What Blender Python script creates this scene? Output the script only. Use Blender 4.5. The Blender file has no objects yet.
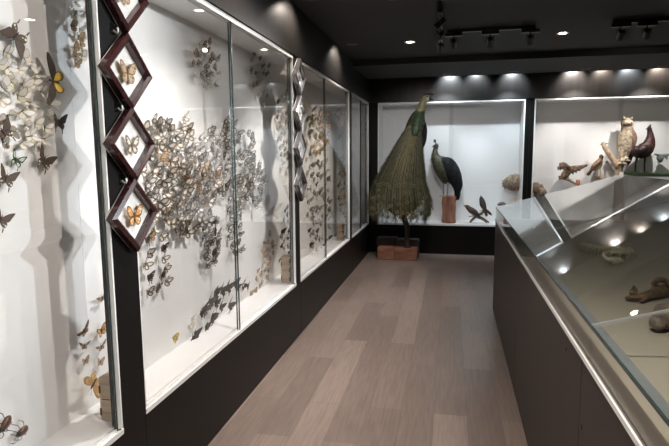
import bpy, math, random
from mathutils import Vector, Matrix, Euler
random.seed(7)
S = bpy.context.scene
COL = S.collection
PI = math.pi

# ------------------------------------------------------------------ camera
W, H, FOC = 669, 446, 532.28
YAW, PITCH, ROLL, EYE = 0.2140, 0.1273, -0.0073, 1.6
_cy, _sy, _cp, _sp = math.cos(YAW), math.sin(YAW), math.cos(PITCH), math.sin(PITCH)
FWD = Vector((-_sy*_cp, _cy*_cp, -_sp)); _R = Vector((_cy, _sy, 0)); _U = _R.cross(FWD)
RGT = _R*math.cos(ROLL) + _U*math.sin(ROLL); UPV = -_R*math.sin(ROLL) + _U*math.cos(ROLL)
cam_data = bpy.data.cameras.new('camera'); cam = bpy.data.objects.new('camera', cam_data); COL.objects.link(cam)
cam_data.sensor_width = 36; cam_data.lens = FOC/W*36; cam_data.clip_start = 0.02
cam.matrix_world = Matrix(((RGT.x, UPV.x, -FWD.x, 0), (RGT.y, UPV.y, -FWD.y, 0), (RGT.z, UPV.z, -FWD.z, EYE), (0, 0, 0, 1)))
S.camera = cam

def at(px, py, axis, val):
    """the point of the world plane axis=val seen at a pixel of the photograph"""
    d = FWD + RGT*((px-W/2)/FOC) - UPV*((py-H/2)/FOC)
    o = Vector((0, 0, EYE)); return o + d*((val-o[axis])/d[axis])

# ------------------------------------------------------------------ world, exposure
world = bpy.data.worlds.new('world'); S.world = world; world.use_nodes = True
world.node_tree.nodes['Background'].inputs[0].default_value = (0.8, 0.85, 1, 1)
world.node_tree.nodes['Background'].inputs[1].default_value = 0.02
vs = S.view_settings
vs.view_transform = 'Standard'; vs.look = 'None'; vs.gamma = 1; vs.exposure = 0.2; vs.use_curve_mapping = False
WARM, NEUT, COOL = (1, .90, .79), (1, .965, .93), (.80, .92, 1)
CASE_W, DOWN_W, ADDED_WASH_W, BACK_W = 190, 190, 28, 98
COVE_W = 55

# ------------------------------------------------------------------ room measures
XL, XB = -1.29, -1.55            # glass line and back board of the left cases
SILL, TOP, CEIL, SOF = 0.485, 2.40, 2.83, 2.755
YB, YBB = 8.63, 9.13             # glass line and back board of the cases on the back wall
XRW, YREAR = 3.80, -2.4
XC, ZC, ZG = 0.445, 0.945, 1.056  # counter face, lip height, glass edge height

# ------------------------------------------------------------------ materials
def mat(name, col, rough=.5, metal=0, spec=.5, noise=0, nscale=8, bump=0, bscale=40, stretch=(1, 1, 1), coat=0, emit=None, sheen=0):
    m = bpy.data.materials.new(name); m.use_nodes = True
    nt = m.node_tree; b = nt.nodes['Principled BSDF']
    b.inputs['Base Color'].default_value = (*col, 1); b.inputs['Roughness'].default_value = rough
    b.inputs['Metallic'].default_value = metal; b.inputs['Specular IOR Level'].default_value = spec
    b.inputs['Coat Weight'].default_value = coat
    if emit:
        b.inputs['Emission Color'].default_value = (*emit[:3], 1); b.inputs['Emission Strength'].default_value = emit[3]
    if noise or bump:
        tc = nt.nodes.new('ShaderNodeTexCoord'); mp = nt.nodes.new('ShaderNodeMapping')
        mp.inputs['Scale'].default_value = stretch; nt.links.new(tc.outputs['Object'], mp.inputs['Vector'])
    if noise:
        n = nt.nodes.new('ShaderNodeTexNoise'); n.inputs['Scale'].default_value = nscale; n.inputs['Detail'].default_value = 5
        nt.links.new(mp.outputs[0], n.inputs['Vector'])
        r = nt.nodes.new('ShaderNodeValToRGB'); r.color_ramp.elements[0].position = .3; r.color_ramp.elements[1].position = .7
        r.color_ramp.elements[0].color = (*[c*(1-noise) for c in col], 1); r.color_ramp.elements[1].color = (*[min(1, c*(1+noise)) for c in col], 1)
        nt.links.new(n.outputs['Fac'], r.inputs[0]); nt.links.new(r.outputs[0], b.inputs['Base Color'])
    if bump:
        n2 = nt.nodes.new('ShaderNodeTexNoise'); n2.inputs['Scale'].default_value = bscale; n2.inputs['Detail'].default_value = 6
        bp = nt.nodes.new('ShaderNodeBump'); bp.inputs['Strength'].default_value = bump; bp.inputs['Distance'].default_value = .02
        nt.links.new(mp.outputs[0], n2.inputs['Vector']); nt.links.new(n2.outputs['Fac'], bp.inputs['Height']); nt.links.new(bp.outputs[0], b.inputs['Normal'])
    return m

def glass(name, tint=(.97, .99, .98), f0=.045, rough=.0):
    m = bpy.data.materials.new(name); m.use_nodes = True; nt = m.node_tree; nt.nodes.clear()
    out = nt.nodes.new('ShaderNodeOutputMaterial'); mix = nt.nodes.new('ShaderNodeMixShader')
    t = nt.nodes.new('ShaderNodeBsdfTransparent'); t.inputs[0].default_value = (*tint, 1)
    g = nt.nodes.new('ShaderNodeBsdfGlossy'); g.inputs['Roughness'].default_value = rough
    lw = nt.nodes.new('ShaderNodeLayerWeight'); lw.inputs[0].default_value = .5
    p = nt.nodes.new('ShaderNodeMath'); p.operation = 'POWER'; p.inputs[1].default_value = 5
    k = nt.nodes.new('ShaderNodeMath'); k.operation = 'MULTIPLY_ADD'; k.inputs[1].default_value = 1-f0; k.inputs[2].default_value = f0
    nt.links.new(lw.outputs['Facing'], p.inputs[0]); nt.links.new(p.outputs[0], k.inputs[0]); nt.links.new(k.outputs[0], mix.inputs[0])
    nt.links.new(t.outputs[0], mix.inputs[1]); nt.links.new(g.outputs[0], mix.inputs[2]); nt.links.new(mix.outputs[0], out.inputs[0])
    return m

def plank_mat():
    m = bpy.data.materials.new('plank_floor'); m.use_nodes = True; nt = m.node_tree; b = nt.nodes['Principled BSDF']
    tc = nt.nodes.new('ShaderNodeTexCoord'); mp = nt.nodes.new('ShaderNodeMapping')
    mp.inputs['Rotation'].default_value = (0, 0, PI/2); mp.inputs['Location'].default_value = (.35, .07, 0)
    br = nt.nodes.new('ShaderNodeTexBrick'); br.offset = .37; br.offset_frequency = 2
    br.inputs['Scale'].default_value = 1; br.inputs['Brick Width'].default_value = 1.2; br.inputs['Row Height'].default_value = .2
    br.inputs['Mortar Size'].default_value = .0018; br.inputs['Mortar Smooth'].default_value = .3
    br.inputs['Color1'].default_value = (.208, .158, .134, 1); br.inputs['Color2'].default_value = (.140, .104, .088, 1); br.inputs['Mortar'].default_value = (.11, .08, .07, 1)
    nt.links.new(tc.outputs['Object'], mp.inputs[0]); nt.links.new(mp.outputs[0], br.inputs['Vector'])
    mp2 = nt.nodes.new('ShaderNodeMapping'); mp2.inputs['Scale'].default_value = (26, 1.6, 1); nt.links.new(tc.outputs['Object'], mp2.inputs[0])
    n = nt.nodes.new('ShaderNodeTexNoise'); n.inputs['Scale'].default_value = 2.2; n.inputs['Detail'].default_value = 8; n.inputs['Roughness'].default_value = .65
    nt.links.new(mp2.outputs[0], n.inputs['Vector'])
    mx = nt.nodes.new('ShaderNodeMix'); mx.data_type = 'RGBA'; mx.blend_type = 'OVERLAY'; mx.inputs[0].default_value = .55
    nt.links.new(br.outputs['Color'], mx.inputs[6]); nt.links.new(n.outputs['Fac'], mx.inputs[7]); nt.links.new(mx.outputs[2], b.inputs['Base Color'])
    b.inputs['Roughness'].default_value = .33; b.inputs['Specular IOR Level'].default_value = .5
    return m

M = {
 'floor': plank_mat(),
 'ceiling': mat('ceiling_black', (.03, .0295, .03), .8, spec=.3),
 'panel': mat('black_panel', (.0055, .005, .0047), .42, spec=.22, noise=.2, nscale=2, stretch=(1, 1, .2)),
 'fascia': mat('satin_black_panel', (.034, .030, .028), .38, metal=.6, spec=.6, noise=.15, nscale=14, stretch=(1, 1, .02), bump=.015, bscale=9),
 'dark': mat('dark_wall', (.03, .03, .032), .7),
 'counter': mat('brown_black_laminate', (.028, .0215, .019), .42, spec=.4, noise=.18, nscale=5, stretch=(6, 6, .5)),
 'white': mat('white_board', (.84, .838, .835), .6),
 'cream': mat('cream_board', (.82, .78, .72), .6), 'vitfloor': mat('grey_beige_board', (.37, .355, .30), .6),
 'alu': mat('white_aluminium', (.86, .86, .85), .35, metal=.15),
 'greyalu': mat('grey_aluminium', (.42, .45, .47), .4, metal=.5),
 'gasket': mat('blue_grey_edge_strip', (.22, .25, .27), .35, metal=.2),  # colour stands in for the polished glass edge and its reflection
 'edge': mat('glass_edge', (.03, .055, .055), .2),
 'glass': glass('clear_glass', (.988, .986, .984)),
 'vglass': glass('vitrine_glass', (.975, .975, .965), .06),
 'acryl': glass('clear_plastic', (.85, .87, .88), .12),
 'ply': mat('pale_plywood', (.52, .41, .30), .6, noise=.25, nscale=5, stretch=(1, 1, 8)),
 'plydark': mat('burnt_plywood_edge', (.10, .06, .035), .8),
 'maroon': mat('dark_maroon_wood', (.034, .011, .011), .25, coat=.4, noise=.3, nscale=30),
 'steel': mat('dark_silvered_frame', (.24, .225, .225), .2, metal=.7),
 'redwood': mat('red_brown_wood', (.21, .085, .05), .7, noise=.45, nscale=9, stretch=(.5, 3, 3), bump=.3),
 'stump': mat('rust_brown_bark', (.34, .14, .085), .8, noise=.45, nscale=11, stretch=(2, 2, .5), bump=.5),
 'darkwood': mat('dark_stained_wood', (.035, .02, .018), .6, noise=.3, nscale=9, bump=.2),
 'bark': mat('grey_brown_bark', (.20, .14, .09), .85, noise=.5, nscale=20, bump=.6),
 'drift': mat('pale_driftwood', (.42, .31, .21), .85, noise=.5, nscale=20, bump=.5),
 'black_metal': mat('black_metal', (.012, .012, .013), .35, spec=.4),
 'lamp_on': mat('lit_lamp_lens', (1, 1, 1), emit=(1, .88, .68, 25)),
 'lamp_white': mat('white_lamp_trim', (.6, .58, .55), .5),
 'lamp_dim': mat('dark_lamp_lens', (.25, .25, .24), .2),
 'bone': mat('yellowed_bone', (.85, .80, .62), .6, noise=.2, nscale=40),
 'brownspec': mat('brown_dry_hide', (.16, .105, .06), .6, noise=.55, nscale=35, bump=.6, bscale=60),
 'greyspec': mat('grey_brown_shell', (.16, .13, .11), .6, noise=.5, nscale=40, bump=.6),
 'shellbrown': mat('mottled_brown_scales', (.27, .195, .14), .7, noise=.7, nscale=26, bump=.8, bscale=70),
 'turf': mat('green_turf', (.045, .085, .03), .95, noise=.6, nscale=60, bump=1, bscale=120),
 'leg_dark': mat('dark_bird_leg', (.06, .05, .045), .6), 'leg_grey': mat('grey_bird_leg', (.42, .42, .40), .6), 'leg_yel': mat('yellow_bird_leg', (.5, .38, .16), .6),
 'beak': mat('dark_beak', (.05, .05, .05), .35), 'eye': mat('glossy_eye', (.01, .01, .01), .1),
 'facewhite': mat('pale_face_skin', (.62, .62, .58), .6),
 'pf_hen': mat('olive_hen_feathers', (.055, .052, .026), .6, noise=.7, nscale=22, bump=.6),
 'pf_pale': mat('straw_green_upper_neck', (.24, .225, .12), .6, noise=.4, nscale=30, bump=.4),
 'pf_neck': mat('yellow_green_scaled_feathers', (0.15, 0.145, 0.06), .6, noise=.7, nscale=22, bump=.5),
 'pf_body': mat('dark_green_feathers', (0.06, 0.066, 0.042), .5, noise=.7, nscale=20, bump=.6),
 'pf_back': mat('bright_green_back_feathers', (0.05, 0.085, 0.045), .4, noise=.7, nscale=22, bump=.5),
 'pf_wing': mat('blue_black_feathers', (.014, .016, .018), .7, spec=.25, noise=.7, nscale=18, bump=.6),
 'tr1': mat('olive_bronze_feather', (.075, .075, .030), .5, noise=.6, nscale=30),
 'tr2': mat('dark_bronze_feather', (.036, .034, .018), .55, noise=.5, nscale=30),
 'tr3': mat('straw_feather_shaft', (.22, .19, .09), .6),
 'eyeA': mat('copper_eyespot', (.22, .17, .07), .5), 'eyeB': mat('blue_green_eyespot', (.02, .06, .06), .3),
 'rooster': mat('red_brown_feathers', (0.045, 0.012, 0.009), .5, noise=.7, nscale=20, bump=.6),
 'roosterdark': mat('black_red_feathers', (.022, .010, .009), .45, noise=.5, nscale=30, bump=.5),
 'owl': mat('tawny_owl_feathers', (.43, .345, .25), .8, noise=.7, nscale=26, bump=.7, bscale=50),
 'owlpale': mat('pale_owl_face', (.62, .53, .40), .8, noise=.4, nscale=50),
 'hawk': mat('brown_hawk_feathers', (0.2, 0.13, 0.085), .8, noise=.7, nscale=28, bump=.6),
 'hawkpale': mat('buff_breast_feathers', (.50, .38, .26), .8, noise=.5, nscale=60),
 'crow': mat('brown_black_small_bird', (.05, .04, .035), .6, noise=.5, nscale=60),
 'crowbrown': mat('brown_small_bird_back', (.10, .06, .035), .7, noise=.5, nscale=60),
 'greybird': mat('grey_green_feathers', (.22, .27, .26), .7, noise=.5, nscale=60),
 'bugb': mat('brown_beetle_shell', (.10, .045, .028), .35, noise=.4, nscale=60), 'bugd': mat('black_beetle_shell', (.025, .018, .016), .3),
}

# ------------------------------------------------------------------ mesh helper
def cr(pts, n):
    """Catmull-Rom through tuples"""
    out = []
    P = [pts[0]] + list(pts) + [pts[-1]]
    for i in range(1, len(P)-2):
        a, b, c, d = P[i-1], P[i], P[i+1], P[i+2]
        for k in range(n):
            t = k/n
            out.append(tuple(.5*((2*b[j]) + (c[j]-a[j])*t + (2*a[j]-5*b[j]+4*c[j]-d[j])*t*t + (3*b[j]-a[j]-3*c[j]+d[j])*t**3) for j in range(len(b))))
    out.append(tuple(pts[-1])); return out

class MB:
    def __init__(s): s.v = []; s.f = []; s.m = []; s.sm = []
    def add(s, v, f, mi=0, smooth=False):
        o = len(s.v); s.v += [Vector(x) for x in v]
        for q in f: s.f.append(tuple(i+o for i in q)); s.m.append(mi); s.sm.append(smooth)
        return s
    def box(s, a, b, mi=0):
        (x0, y0, z0), (x1, y1, z1) = [min(p, q) for p, q in zip(a, b)], [max(p, q) for p, q in zip(a, b)]
        return s.add([(x0,y0,z0),(x1,y0,z0),(x1,y1,z0),(x0,y1,z0),(x0,y0,z1),(x1,y0,z1),(x1,y1,z1),(x0,y1,z1)],
                     [(0,3,2,1),(4,5,6,7),(0,1,5,4),(1,2,6,5),(2,3,7,6),(3,0,4,7)], mi)
    def prism(s, poly, axis, a, b, mi=0):
        """polygon in the plane across AXIS, extruded from a to b"""
        n = len(poly); mk = (lambda p, q: (q, p[0], p[1])) if axis == 0 else (lambda p, q: (p[0], q, p[1])) if axis == 1 else (lambda p, q: (p[0], p[1], q))
        v = [mk(p, a) for p in poly] + [mk(p, b) for p in poly]
        f = [tuple(range(n)), tuple(range(2*n-1, n-1, -1))] + [(i, i+n, (i+1) % n+n, (i+1) % n) for i in range(n)]
        return s.add(v, f, mi)
    def loft(s, rings, mi=0, seg=12, side=None, sub=4, smooth=True, cap=True, wob=0):
        """rings: (x,y,z,ra,rb) ; ra along SIDE-ish, rb across"""
        R = cr(rings, sub) if sub > 1 else rings
        v = []; f = []; n = len(R)
        ref = Vector(side) if side else Vector((0, 1, 0))
        for i, r in enumerate(R):
            p = Vector(r[:3]); q = Vector(R[min(i+1, n-1)][:3]) - Vector(R[max(i-1, 0)][:3])
            t = q.normalized() if q.length > 1e-9 else Vector((0, 0, 1))
            a = ref - t*ref.dot(t)
            if a.length < .05: a = Vector((.3, .2, .9)) - t*Vector((.3, .2, .9)).dot(t)
            a.normalize(); b = t.cross(a)
            for k in range(seg):
                w = 1 + (random.uniform(-wob, wob) if wob else 0)
                v.append(p + a*(max(r[3], 1e-4)*w*math.cos(2*PI*k/seg)) + b*(max(r[4], 1e-4)*w*math.sin(2*PI*k/seg)))
        for i in range(n-1):
            for k in range(seg):
                f.append((i*seg+k, i*seg+(k+1) % seg, (i+1)*seg+(k+1) % seg, (i+1)*seg+k))
        if cap: f += [tuple(range(seg-1, -1, -1)), tuple(range((n-1)*seg, n*seg))]
        return s.add(v, f, mi, smooth)
    def tube(s, pts, r, mi=0, seg=8, sub=1, smooth=True):
        rr = r if isinstance(r, (list, tuple)) else [r]*len(pts)
        return s.loft([(*p, q, q) for p, q in zip(pts, rr)], mi, seg, side=(.13, .31, .94), sub=sub, smooth=smooth)
    def ball(s, c, r, mi=0, seg=12, rng=8, wob=0):
        r = (r, r, r) if not isinstance(r, (tuple, list)) else r
        v = [(c[0], c[1], c[2]-r[2])]; f = []
        for i in range(1, rng):
            th = PI*i/rng
            for k in range(seg):
                w = 1 + (random.uniform(-wob, wob) if wob else 0)
                v.append((c[0]+r[0]*w*math.sin(th)*math.cos(2*PI*k/seg), c[1]+r[1]*w*math.sin(th)*math.sin(2*PI*k/seg), c[2]-r[2]*w*math.cos(th)))
        v.append((c[0], c[1], c[2]+r[2])); L = len(v)-1
        for k in range(seg):
            f.append((0, 1+(k+1) % seg, 1+k)); f.append((L, L-seg+k, L-seg+(k+1) % seg))
        for i in range(rng-2):
            for k in range(seg):
                a = 1+i*seg; f.append((a+k, a+(k+1) % seg, a+seg+(k+1) % seg, a+seg+k))
        return s.add(v, f, mi, True)
    def mesh(s, name, mats, off=(0, 0, 0)):
        me = bpy.data.meshes.new(name); o = Vector(off)
        me.from_pydata([tuple(x-o) for x in s.v], [], s.f)
        for m in (mats if isinstance(mats, (list, tuple)) else [mats]): me.materials.append(M[m] if isinstance(m, str) else m)
        me.polygons.foreach_set('material_index', s.m); me.polygons.foreach_set('use_smooth', s.sm); me.update(); return me
    def build(s, name, mats, parent=None, bevel=0, mid=False):
        off = WLOC.get(parent.name, Vector((0, 0, 0))) if parent else Vector((0, 0, 0))
        if parent is None and mid:
            xs = list(zip(*s.v)); off = Vector(((min(xs[0])+max(xs[0]))/2, (min(xs[1])+max(xs[1]))/2, min(xs[2])))
        o = bpy.data.objects.new(name, s.mesh(name, mats, off)); COL.objects.link(o)
        if parent: o.parent = parent
        elif mid: o.location = off
        WLOC[o.name] = off if parent else Vector(o.location)
        if bevel:
            bv = o.modifiers.new('bevel', 'BEVEL'); bv.width = bevel; bv.segments = 2; bv.limit_method = 'ANGLE'
        return o
WLOC = {}

def tag(o, label, cat, group=None):
    o['label'] = label; o['category'] = cat
    if group: o['group'] = group
    return o
def thing(name, loc, label, cat, group=None):
    o = bpy.data.objects.new(name, None); COL.objects.link(o); o.location = loc; o.empty_display_size = .05
    WLOC[o.name] = Vector(loc); return tag(o, label, cat, group)
def struct(name, mb, m):
    o = mb.build(name, m); o['kind'] = 'structure'; return o
def spot(parent, loc, to, watts, colour, deg=60, blend=.5, rad=.03):
    d = bpy.data.lights.new('lamp_light', 'SPOT'); d.energy = watts; d.color = colour; d.spot_size = math.radians(deg); d.spot_blend = blend; d.shadow_soft_size = rad*.5
    o = bpy.data.objects.new('lamp_light', d); COL.objects.link(o)
    o.location = Vector(loc) - WLOC[parent.name]; o.rotation_euler = (Vector(to)-Vector(loc)).to_track_quat('-Z', 'Y').to_euler(); o.parent = parent
    return o

# ------------------------------------------------------------------ room shell
struct('floor', MB().box((-1.8, YREAR, -.06), (XRW, 9.3, 0)), 'floor')
struct('ceiling', MB().box((-1.8, YREAR, CEIL), (XRW, 7.1, CEIL+.08)), 'ceiling')
struct('trim_1', MB().box((-1.8, 7.1, SOF), (XRW, 8.36, CEIL+.08)), 'ceiling')
struct('trim_2', MB().box((-1.8, 8.36, 2.98), (XRW, 9.3, 3.06)), 'ceiling')
struct('wall_left', MB().box((-1.8, YREAR, 0), (-1.60, 9.3, CEIL)), 'dark')
struct('wall_back', MB().box((-1.6, YBB+.05, 0), (XRW, 9.3, 2.98)), 'dark')
struct('wall_right', MB().box((XRW, YREAR, 0), (XRW+.1, 9.3, CEIL)), 'dark')
struct('wall_rear', MB().box((-1.6, YREAR-.1, 0), (XRW, YREAR, CEIL)), 'dark')

# ------------------------------------------------------------------ wall cases along the left
def wall_case(y0, y1, post, joint, label, cap0=True, board='white'):
    """one case: glazed from y0 to y1-post, black post from there to y1"""
    g1 = y1-post
    t = thing('wall_display_case', (XB, (y0+y1)/2, 0), label, 'display case', 'butterfly cases along the left wall')
    MB().box((-1.6, y0+.0015, 0), (XL, y1-.0015, SILL-.0125)).build('base_panel', 'panel', t)
    MB().box((-1.6, y0+.0015, TOP+.022), (XL+.012, y1-.0015, CEIL-.002)).build('fascia_panel', 'fascia', t)
    MB().box((-1.598, y0+.0005, SILL-.02), (XB, y1-.0005, TOP+.02)).build('back_board', board, t)
    MB().box((XB, y0+.0005, SILL-.02), (XL-.045, y1-.0005, SILL)).build('case_floor', 'white', t)
    MB().box((XB, y0+.0005, TOP), (XL-.045, y1-.0005, TOP+.02)).build('case_top', 'white', t)
    if y0 < 0: MB().box((XB, y0+.002, SILL), (XL-.045, y0+.014, TOP)).build('end_board', 'white', t)
    if y1 > 8: MB().box((XB, y1-.014, SILL), (XL-.045, y1-.002, TOP)).build('end_board', 'white', t)
    if post > 0: MB().box((XL-.05, g1+.001, SILL-.012), (XL+.004, y1-.002, TOP+.02)).build('post', 'panel', t)
    def track(z, up, nm):                     # double aluminium running track
        b = MB(); b.box((XL-.045, y0+.002, z-.012 if up < 0 else z), (XL+.004, g1, z if up < 0 else z+.016))
        for x in (-.044, -.022, .001): b.box((XL+x, y0+.002, z), (XL+x+.004, g1, z+.012*-up))
        b.build(nm, 'alu', t)
    track(SILL, -1, 'sill_track'); track(TOP, 1, 'head_track')
    MB().box((XL-.02, y0+.003, SILL+.012), (XL+.002, y0+.009, TOP-.012)).build('side_profile', 'alu', t)
    MB().box((XL-.02, g1-.009, SILL+.012), (XL+.002, g1-.001, TOP-.012)).build('side_profile', 'alu', t)
    for a, b, x in ((y0+.012, joint+.008, XL-.012), (joint-.008, g1-.01, XL-.022)):
        p = MB().box((x, a, SILL+.004), (x+.005, b, TOP-.004)).build('glass_door', 'glass', t)
        for c, e in ((a-.002, a+.004), (b-.004, b+.002)): MB().box((x-.001, c, SILL+.004), (x+.006, e, TOP-.004)).build('glass_edge', 'edge', p)
    return t
wall_case(-.50, 1.99, .165, .70, 'glazed white wall case nearest the viewer, with cream butterflies and two bugs')
wall_case(1.99, 4.48, .135, 3.09, 'glazed white wall case between the two chains of diamond frames, with the biggest butterfly swarm')
wall_case(4.48, 7.03, .15, 5.54, 'glazed wall case just beyond the farther chain of diamond frames', board='cream')
wall_case(7.03, 8.60, .04, 7.85, 'short last wall case along the left wall, ending at the dark corner')

# ------------------------------------------------------------------ wall cases at the back
def back_case(x0, x1, gx0, gx1, joint, label):
    t = thing('wall_display_case', ((x0+x1)/2, YBB, 0), label, 'display case', 'bird cases on the back wall')
    MB().box((x0, YB, 0), (x1-.002, YBB+.04, SILL-.024)).build('base_panel', 'panel', t)
    MB().box((x0, YB-.012, TOP+.024), (x1-.002, YBB+.04, 2.975)).build('fascia_panel', 'fascia', t)
    MB().box((x0, YB, SILL-.022), (gx0-.002, YBB, TOP+.022)).build('post', 'panel', t)
    MB().box((gx1+.002, YB, SILL-.022), (x1-.002, YBB, TOP+.022)).build('post', 'panel', t)
    MB().box((gx0, YBB, SILL-.02), (gx1, YBB+.03, TOP+.02)).build('back_board', 'white', t)
    MB().box((gx0, YB+.03, SILL-.022), (gx1, YBB, SILL)).build('case_floor', 'white', t)
    MB().box((gx0, YB+.03, TOP), (gx1, YBB, TOP+.022)).build('case_top', 'white', t)
    MB().box((gx0, YB+.03, SILL), (gx0+.012, YBB, TOP)).build('end_board', 'white', t)
    MB().box((gx1-.012, YB+.03, SILL), (gx1, YBB, TOP)).build('end_board', 'white', t)
    f = MB()
    f.box((gx0, YB-.008, SILL-.022), (gx1, YB+.03, SILL+.004)); f.box((gx0, YB-.008, TOP-.006), (gx1, YB+.03, TOP+.010))
    f.box((gx0, YB-.008, SILL), (gx0+.016, YB+.03, TOP)); f.box((gx1-.016, YB-.008, SILL), (gx1, YB+.03, TOP))
    f.build('frame', 'alu', t)
    for a, b, y in ((gx0+.016, joint+.03, YB+.001), (joint-.03, gx1-.016, YB+.018)):
        MB().box((a, y, SILL+.004), (b, y+.005, TOP-.004)).build('glass_door', 'glass', t)
    return t
back_case(-1.28, 1.16, -1.15, 1.092, 0.0, 'glazed back wall case behind the tall peacock')
back_case(1.16, 3.78, 1.225, 3.62, 2.42, 'glazed back wall case holding the owl and the red rooster')

# ------------------------------------------------------------------ gabled table vitrine on the right
XR2, XRID = 2.76, 1.60
YC0, YC1 = -.60, 5.62
SL = .288
ZR = ZG + SL*(XRID-XC)
vit = thing('table_vitrine', ((XC+XR2)/2, 2.4, 0), 'long dark counter vitrine with a sloping gabled glass top', 'display counter')
MB().box((XC+.03, YC0, .0), (XR2-.03, YC1-.02, ZC-.02)).build('carcass', 'dark', vit)
seams = [YC0, .62, 1.83, 3.62, YC1]
for a, b in zip(seams, seams[1:]):
    p = MB().box((XC, a+.003, .004), (XC+.03, b-.003, ZC-.022)).build('front_panel', 'counter', vit)
    if a < 2:
        for yy, zz in ((a+.25, .86), (b-.04, .70)):
            MB().tube([(XC-.003, yy, zz), (XC+.004, yy, zz)], .007).build('screw_cap', 'black_metal', p)
MB().box((XC, YC1-.02, .004), (XR2, YC1, ZC-.022)).build('end_panel', 'counter', vit)
MB().box((XC+.02, YC0+.01, ZC-.02), (XR2-.02, YC1-.01, ZC-.004)).build('display_floor', 'vitfloor', vit)
lip = MB()
lip.box((XC-.006, YC0, ZC-.020), (XC+.001, YC1+.01, ZC-.004)); lip.box((XC, YC1-.006, ZC-.020), (XR2, YC1+.01, ZC))
lip.build('lip', 'alu', vit)
panes = [YC0, 1.754, 3.59, YC1]
def gz(x): return ZG + SL*(x-XC) if x < XRID else ZR - SL*(x-XRID)
for a, b in zip(panes, panes[1:]):
    for xa, xb in ((XC, XRID-.002), (XRID+.002, XR2)):
        g = MB().prism([(xa, gz(xa)), (xb, gz(xb)), (xb, gz(xb)+.006), (xa, gz(xa)+.006)], 1, a+.0015, b-.0015)
        o = g.build('sloping_pane', 'vglass', vit)
        if b < YC1: MB().prism([(xa, gz(xa)-.001), (xb, gz(xb)-.001), (xb, gz(xb)+.0065), (xa, gz(xa)+.0065)], 1, b-.0022, b+.0022).build('pane_joint', 'greyalu', o)
    MB().box((XC, a+.0015, ZC), (XC+.006, b-.0015, ZG)).build('front_pane', 'vglass', vit)
MB().prism([(XC+.006, ZC), (XR2-.006, ZC), (XR2-.006, ZG), (XRID, ZR), (XC+.006, ZG)], 1, YC1-.008, YC1-.002).build('end_pane', 'vglass', vit)
MB().box((XR2-.006, YC0, ZC), (XR2, YC1, ZG)).build('rear_pane', 'vglass', vit)
MB().prism([(XC+.003, ZG-.006), (XC+.030, gz(XC+.030)-.006), (XC+.030, gz(XC+.030)-.001), (XC+.003, ZG-.001)], 1, YC0, YC1-.01).build('edge_strip', 'gasket', vit)  # added strip, paints the reflection band along the polished glass edge
ed = MB(); ed.box((XC-.001, YC0, ZG-.002), (XC+.004, YC1, ZG+.007)); ed.build('glass_edge', 'edge', vit)

vit.rotation_euler = (0, 0, -.005)
# specimens lying in the vitrine
ZF = ZC-.004
def onf(px, py, dz=0): q = at(px, py, 2, ZF); return (q.x, q.y, ZF+dz)
sk = thing('snake_skeleton', onf(605, 250), 'coiled pale snake skeleton with fine ribs lying in the vitrine', 'skeleton')
def ons(px, py): q = at(px, py, 2, ZF+.04); return tuple(q)
spine = [ons(*p) for p in ((583.5, 244), (591, 246.3), (598.7, 247.8), (607, 248.6), (614.8, 248.7), (621, 247.8), (623, 250.6), (616.6, 253), (607, 252.5), (604, 255), (606.8, 258.6), (612, 261))]
spn = cr(spine, 8); MB().tube(spn, .010, sub=1).build('spine', 'bone', sk)
for i in range(3, 62, 2):
    p = Vector(spn[i]); t = (Vector(spn[i+1])-Vector(spn[i-1])).normalized(); n = Vector((-t.y, t.x, 0)); L = .055+.025*math.sin(i/66*PI)
    b = MB()
    for sg in (1, -1): b.tube([p, p+n*sg*L*.7+Vector((0, 0, .004)), p+n*sg*L+Vector((0, 0, -.03))], .004, seg=5)
    b.build('rib_pair', 'bone', sk)
h = onf(615, 264.5, .025); MB().loft([(h[0]-.03, h[1]+.03, h[2], .012, .010), (h[0], h[1], h[2], .024, .017), (h[0]+.04, h[1]-.015, h[2], .009, .008)], side=(0, 0, 1)).build('skull', 'bone', sk)

k = thing('dried_animal_specimen', onf(648, 300), 'brown knobbly dried specimen with an upright fin and a curled end, inside the vitrine', 'specimen')
MB().loft([(*onf(626, 300.5, .012), .006, .010), (*onf(631, 301.5, .02), .012, .024), (*onf(640, 301.5, .022), .013, .026), (*onf(650, 300, .026), .018, .028), (*onf(659, 298, .032), .024, .03), (*onf(667, 296, .032), .022, .03), (*onf(674, 294, .02), .008, .012)], side=(0, 0, 1), wob=.06).build('body', 'brownspec', k)
MB().loft([(*onf(633, 301, .03), .020, .010), (*onf(633.5, 300.5, .05), .014, .008), (*onf(632.5, 301, .072), .002, .003)], side=(1, 0, 0)).build('fin', 'brownspec', k)
c0 = Vector(onf(661, 298, .055)); ring = [(c0.x+.034*math.cos(a), c0.y+.012*math.sin(a), c0.z+.028*math.sin(a)) for a in [x*PI/6-.5 for x in range(10)]]
MB().tube(ring, [.008]+[.013]*8+[.006], sub=3).build('curled_tail', 'brownspec', k)
MB().tube([onf(640, 304, .01), onf(649, 302, .028), onf(657, 297, .05)], [.006, .010, .009], sub=4).build('limb', 'brownspec', k)
q = onf(676, 331); k = thing('rounded_shell_specimen', q, 'dark rounded shell cut off by the photo edge, nearest in the vitrine', 'specimen')
MB().ball((q[0], q[1], q[2]+.058), (.085, .075, .05), wob=.04, seg=18, rng=10).build('shell', 'greyspec', k)
MB().ball((q[0]-.075, q[1]-.03, q[2]+.036), (.03, .03, .028), wob=.04).build('lobe', 'greyspec', k)

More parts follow.
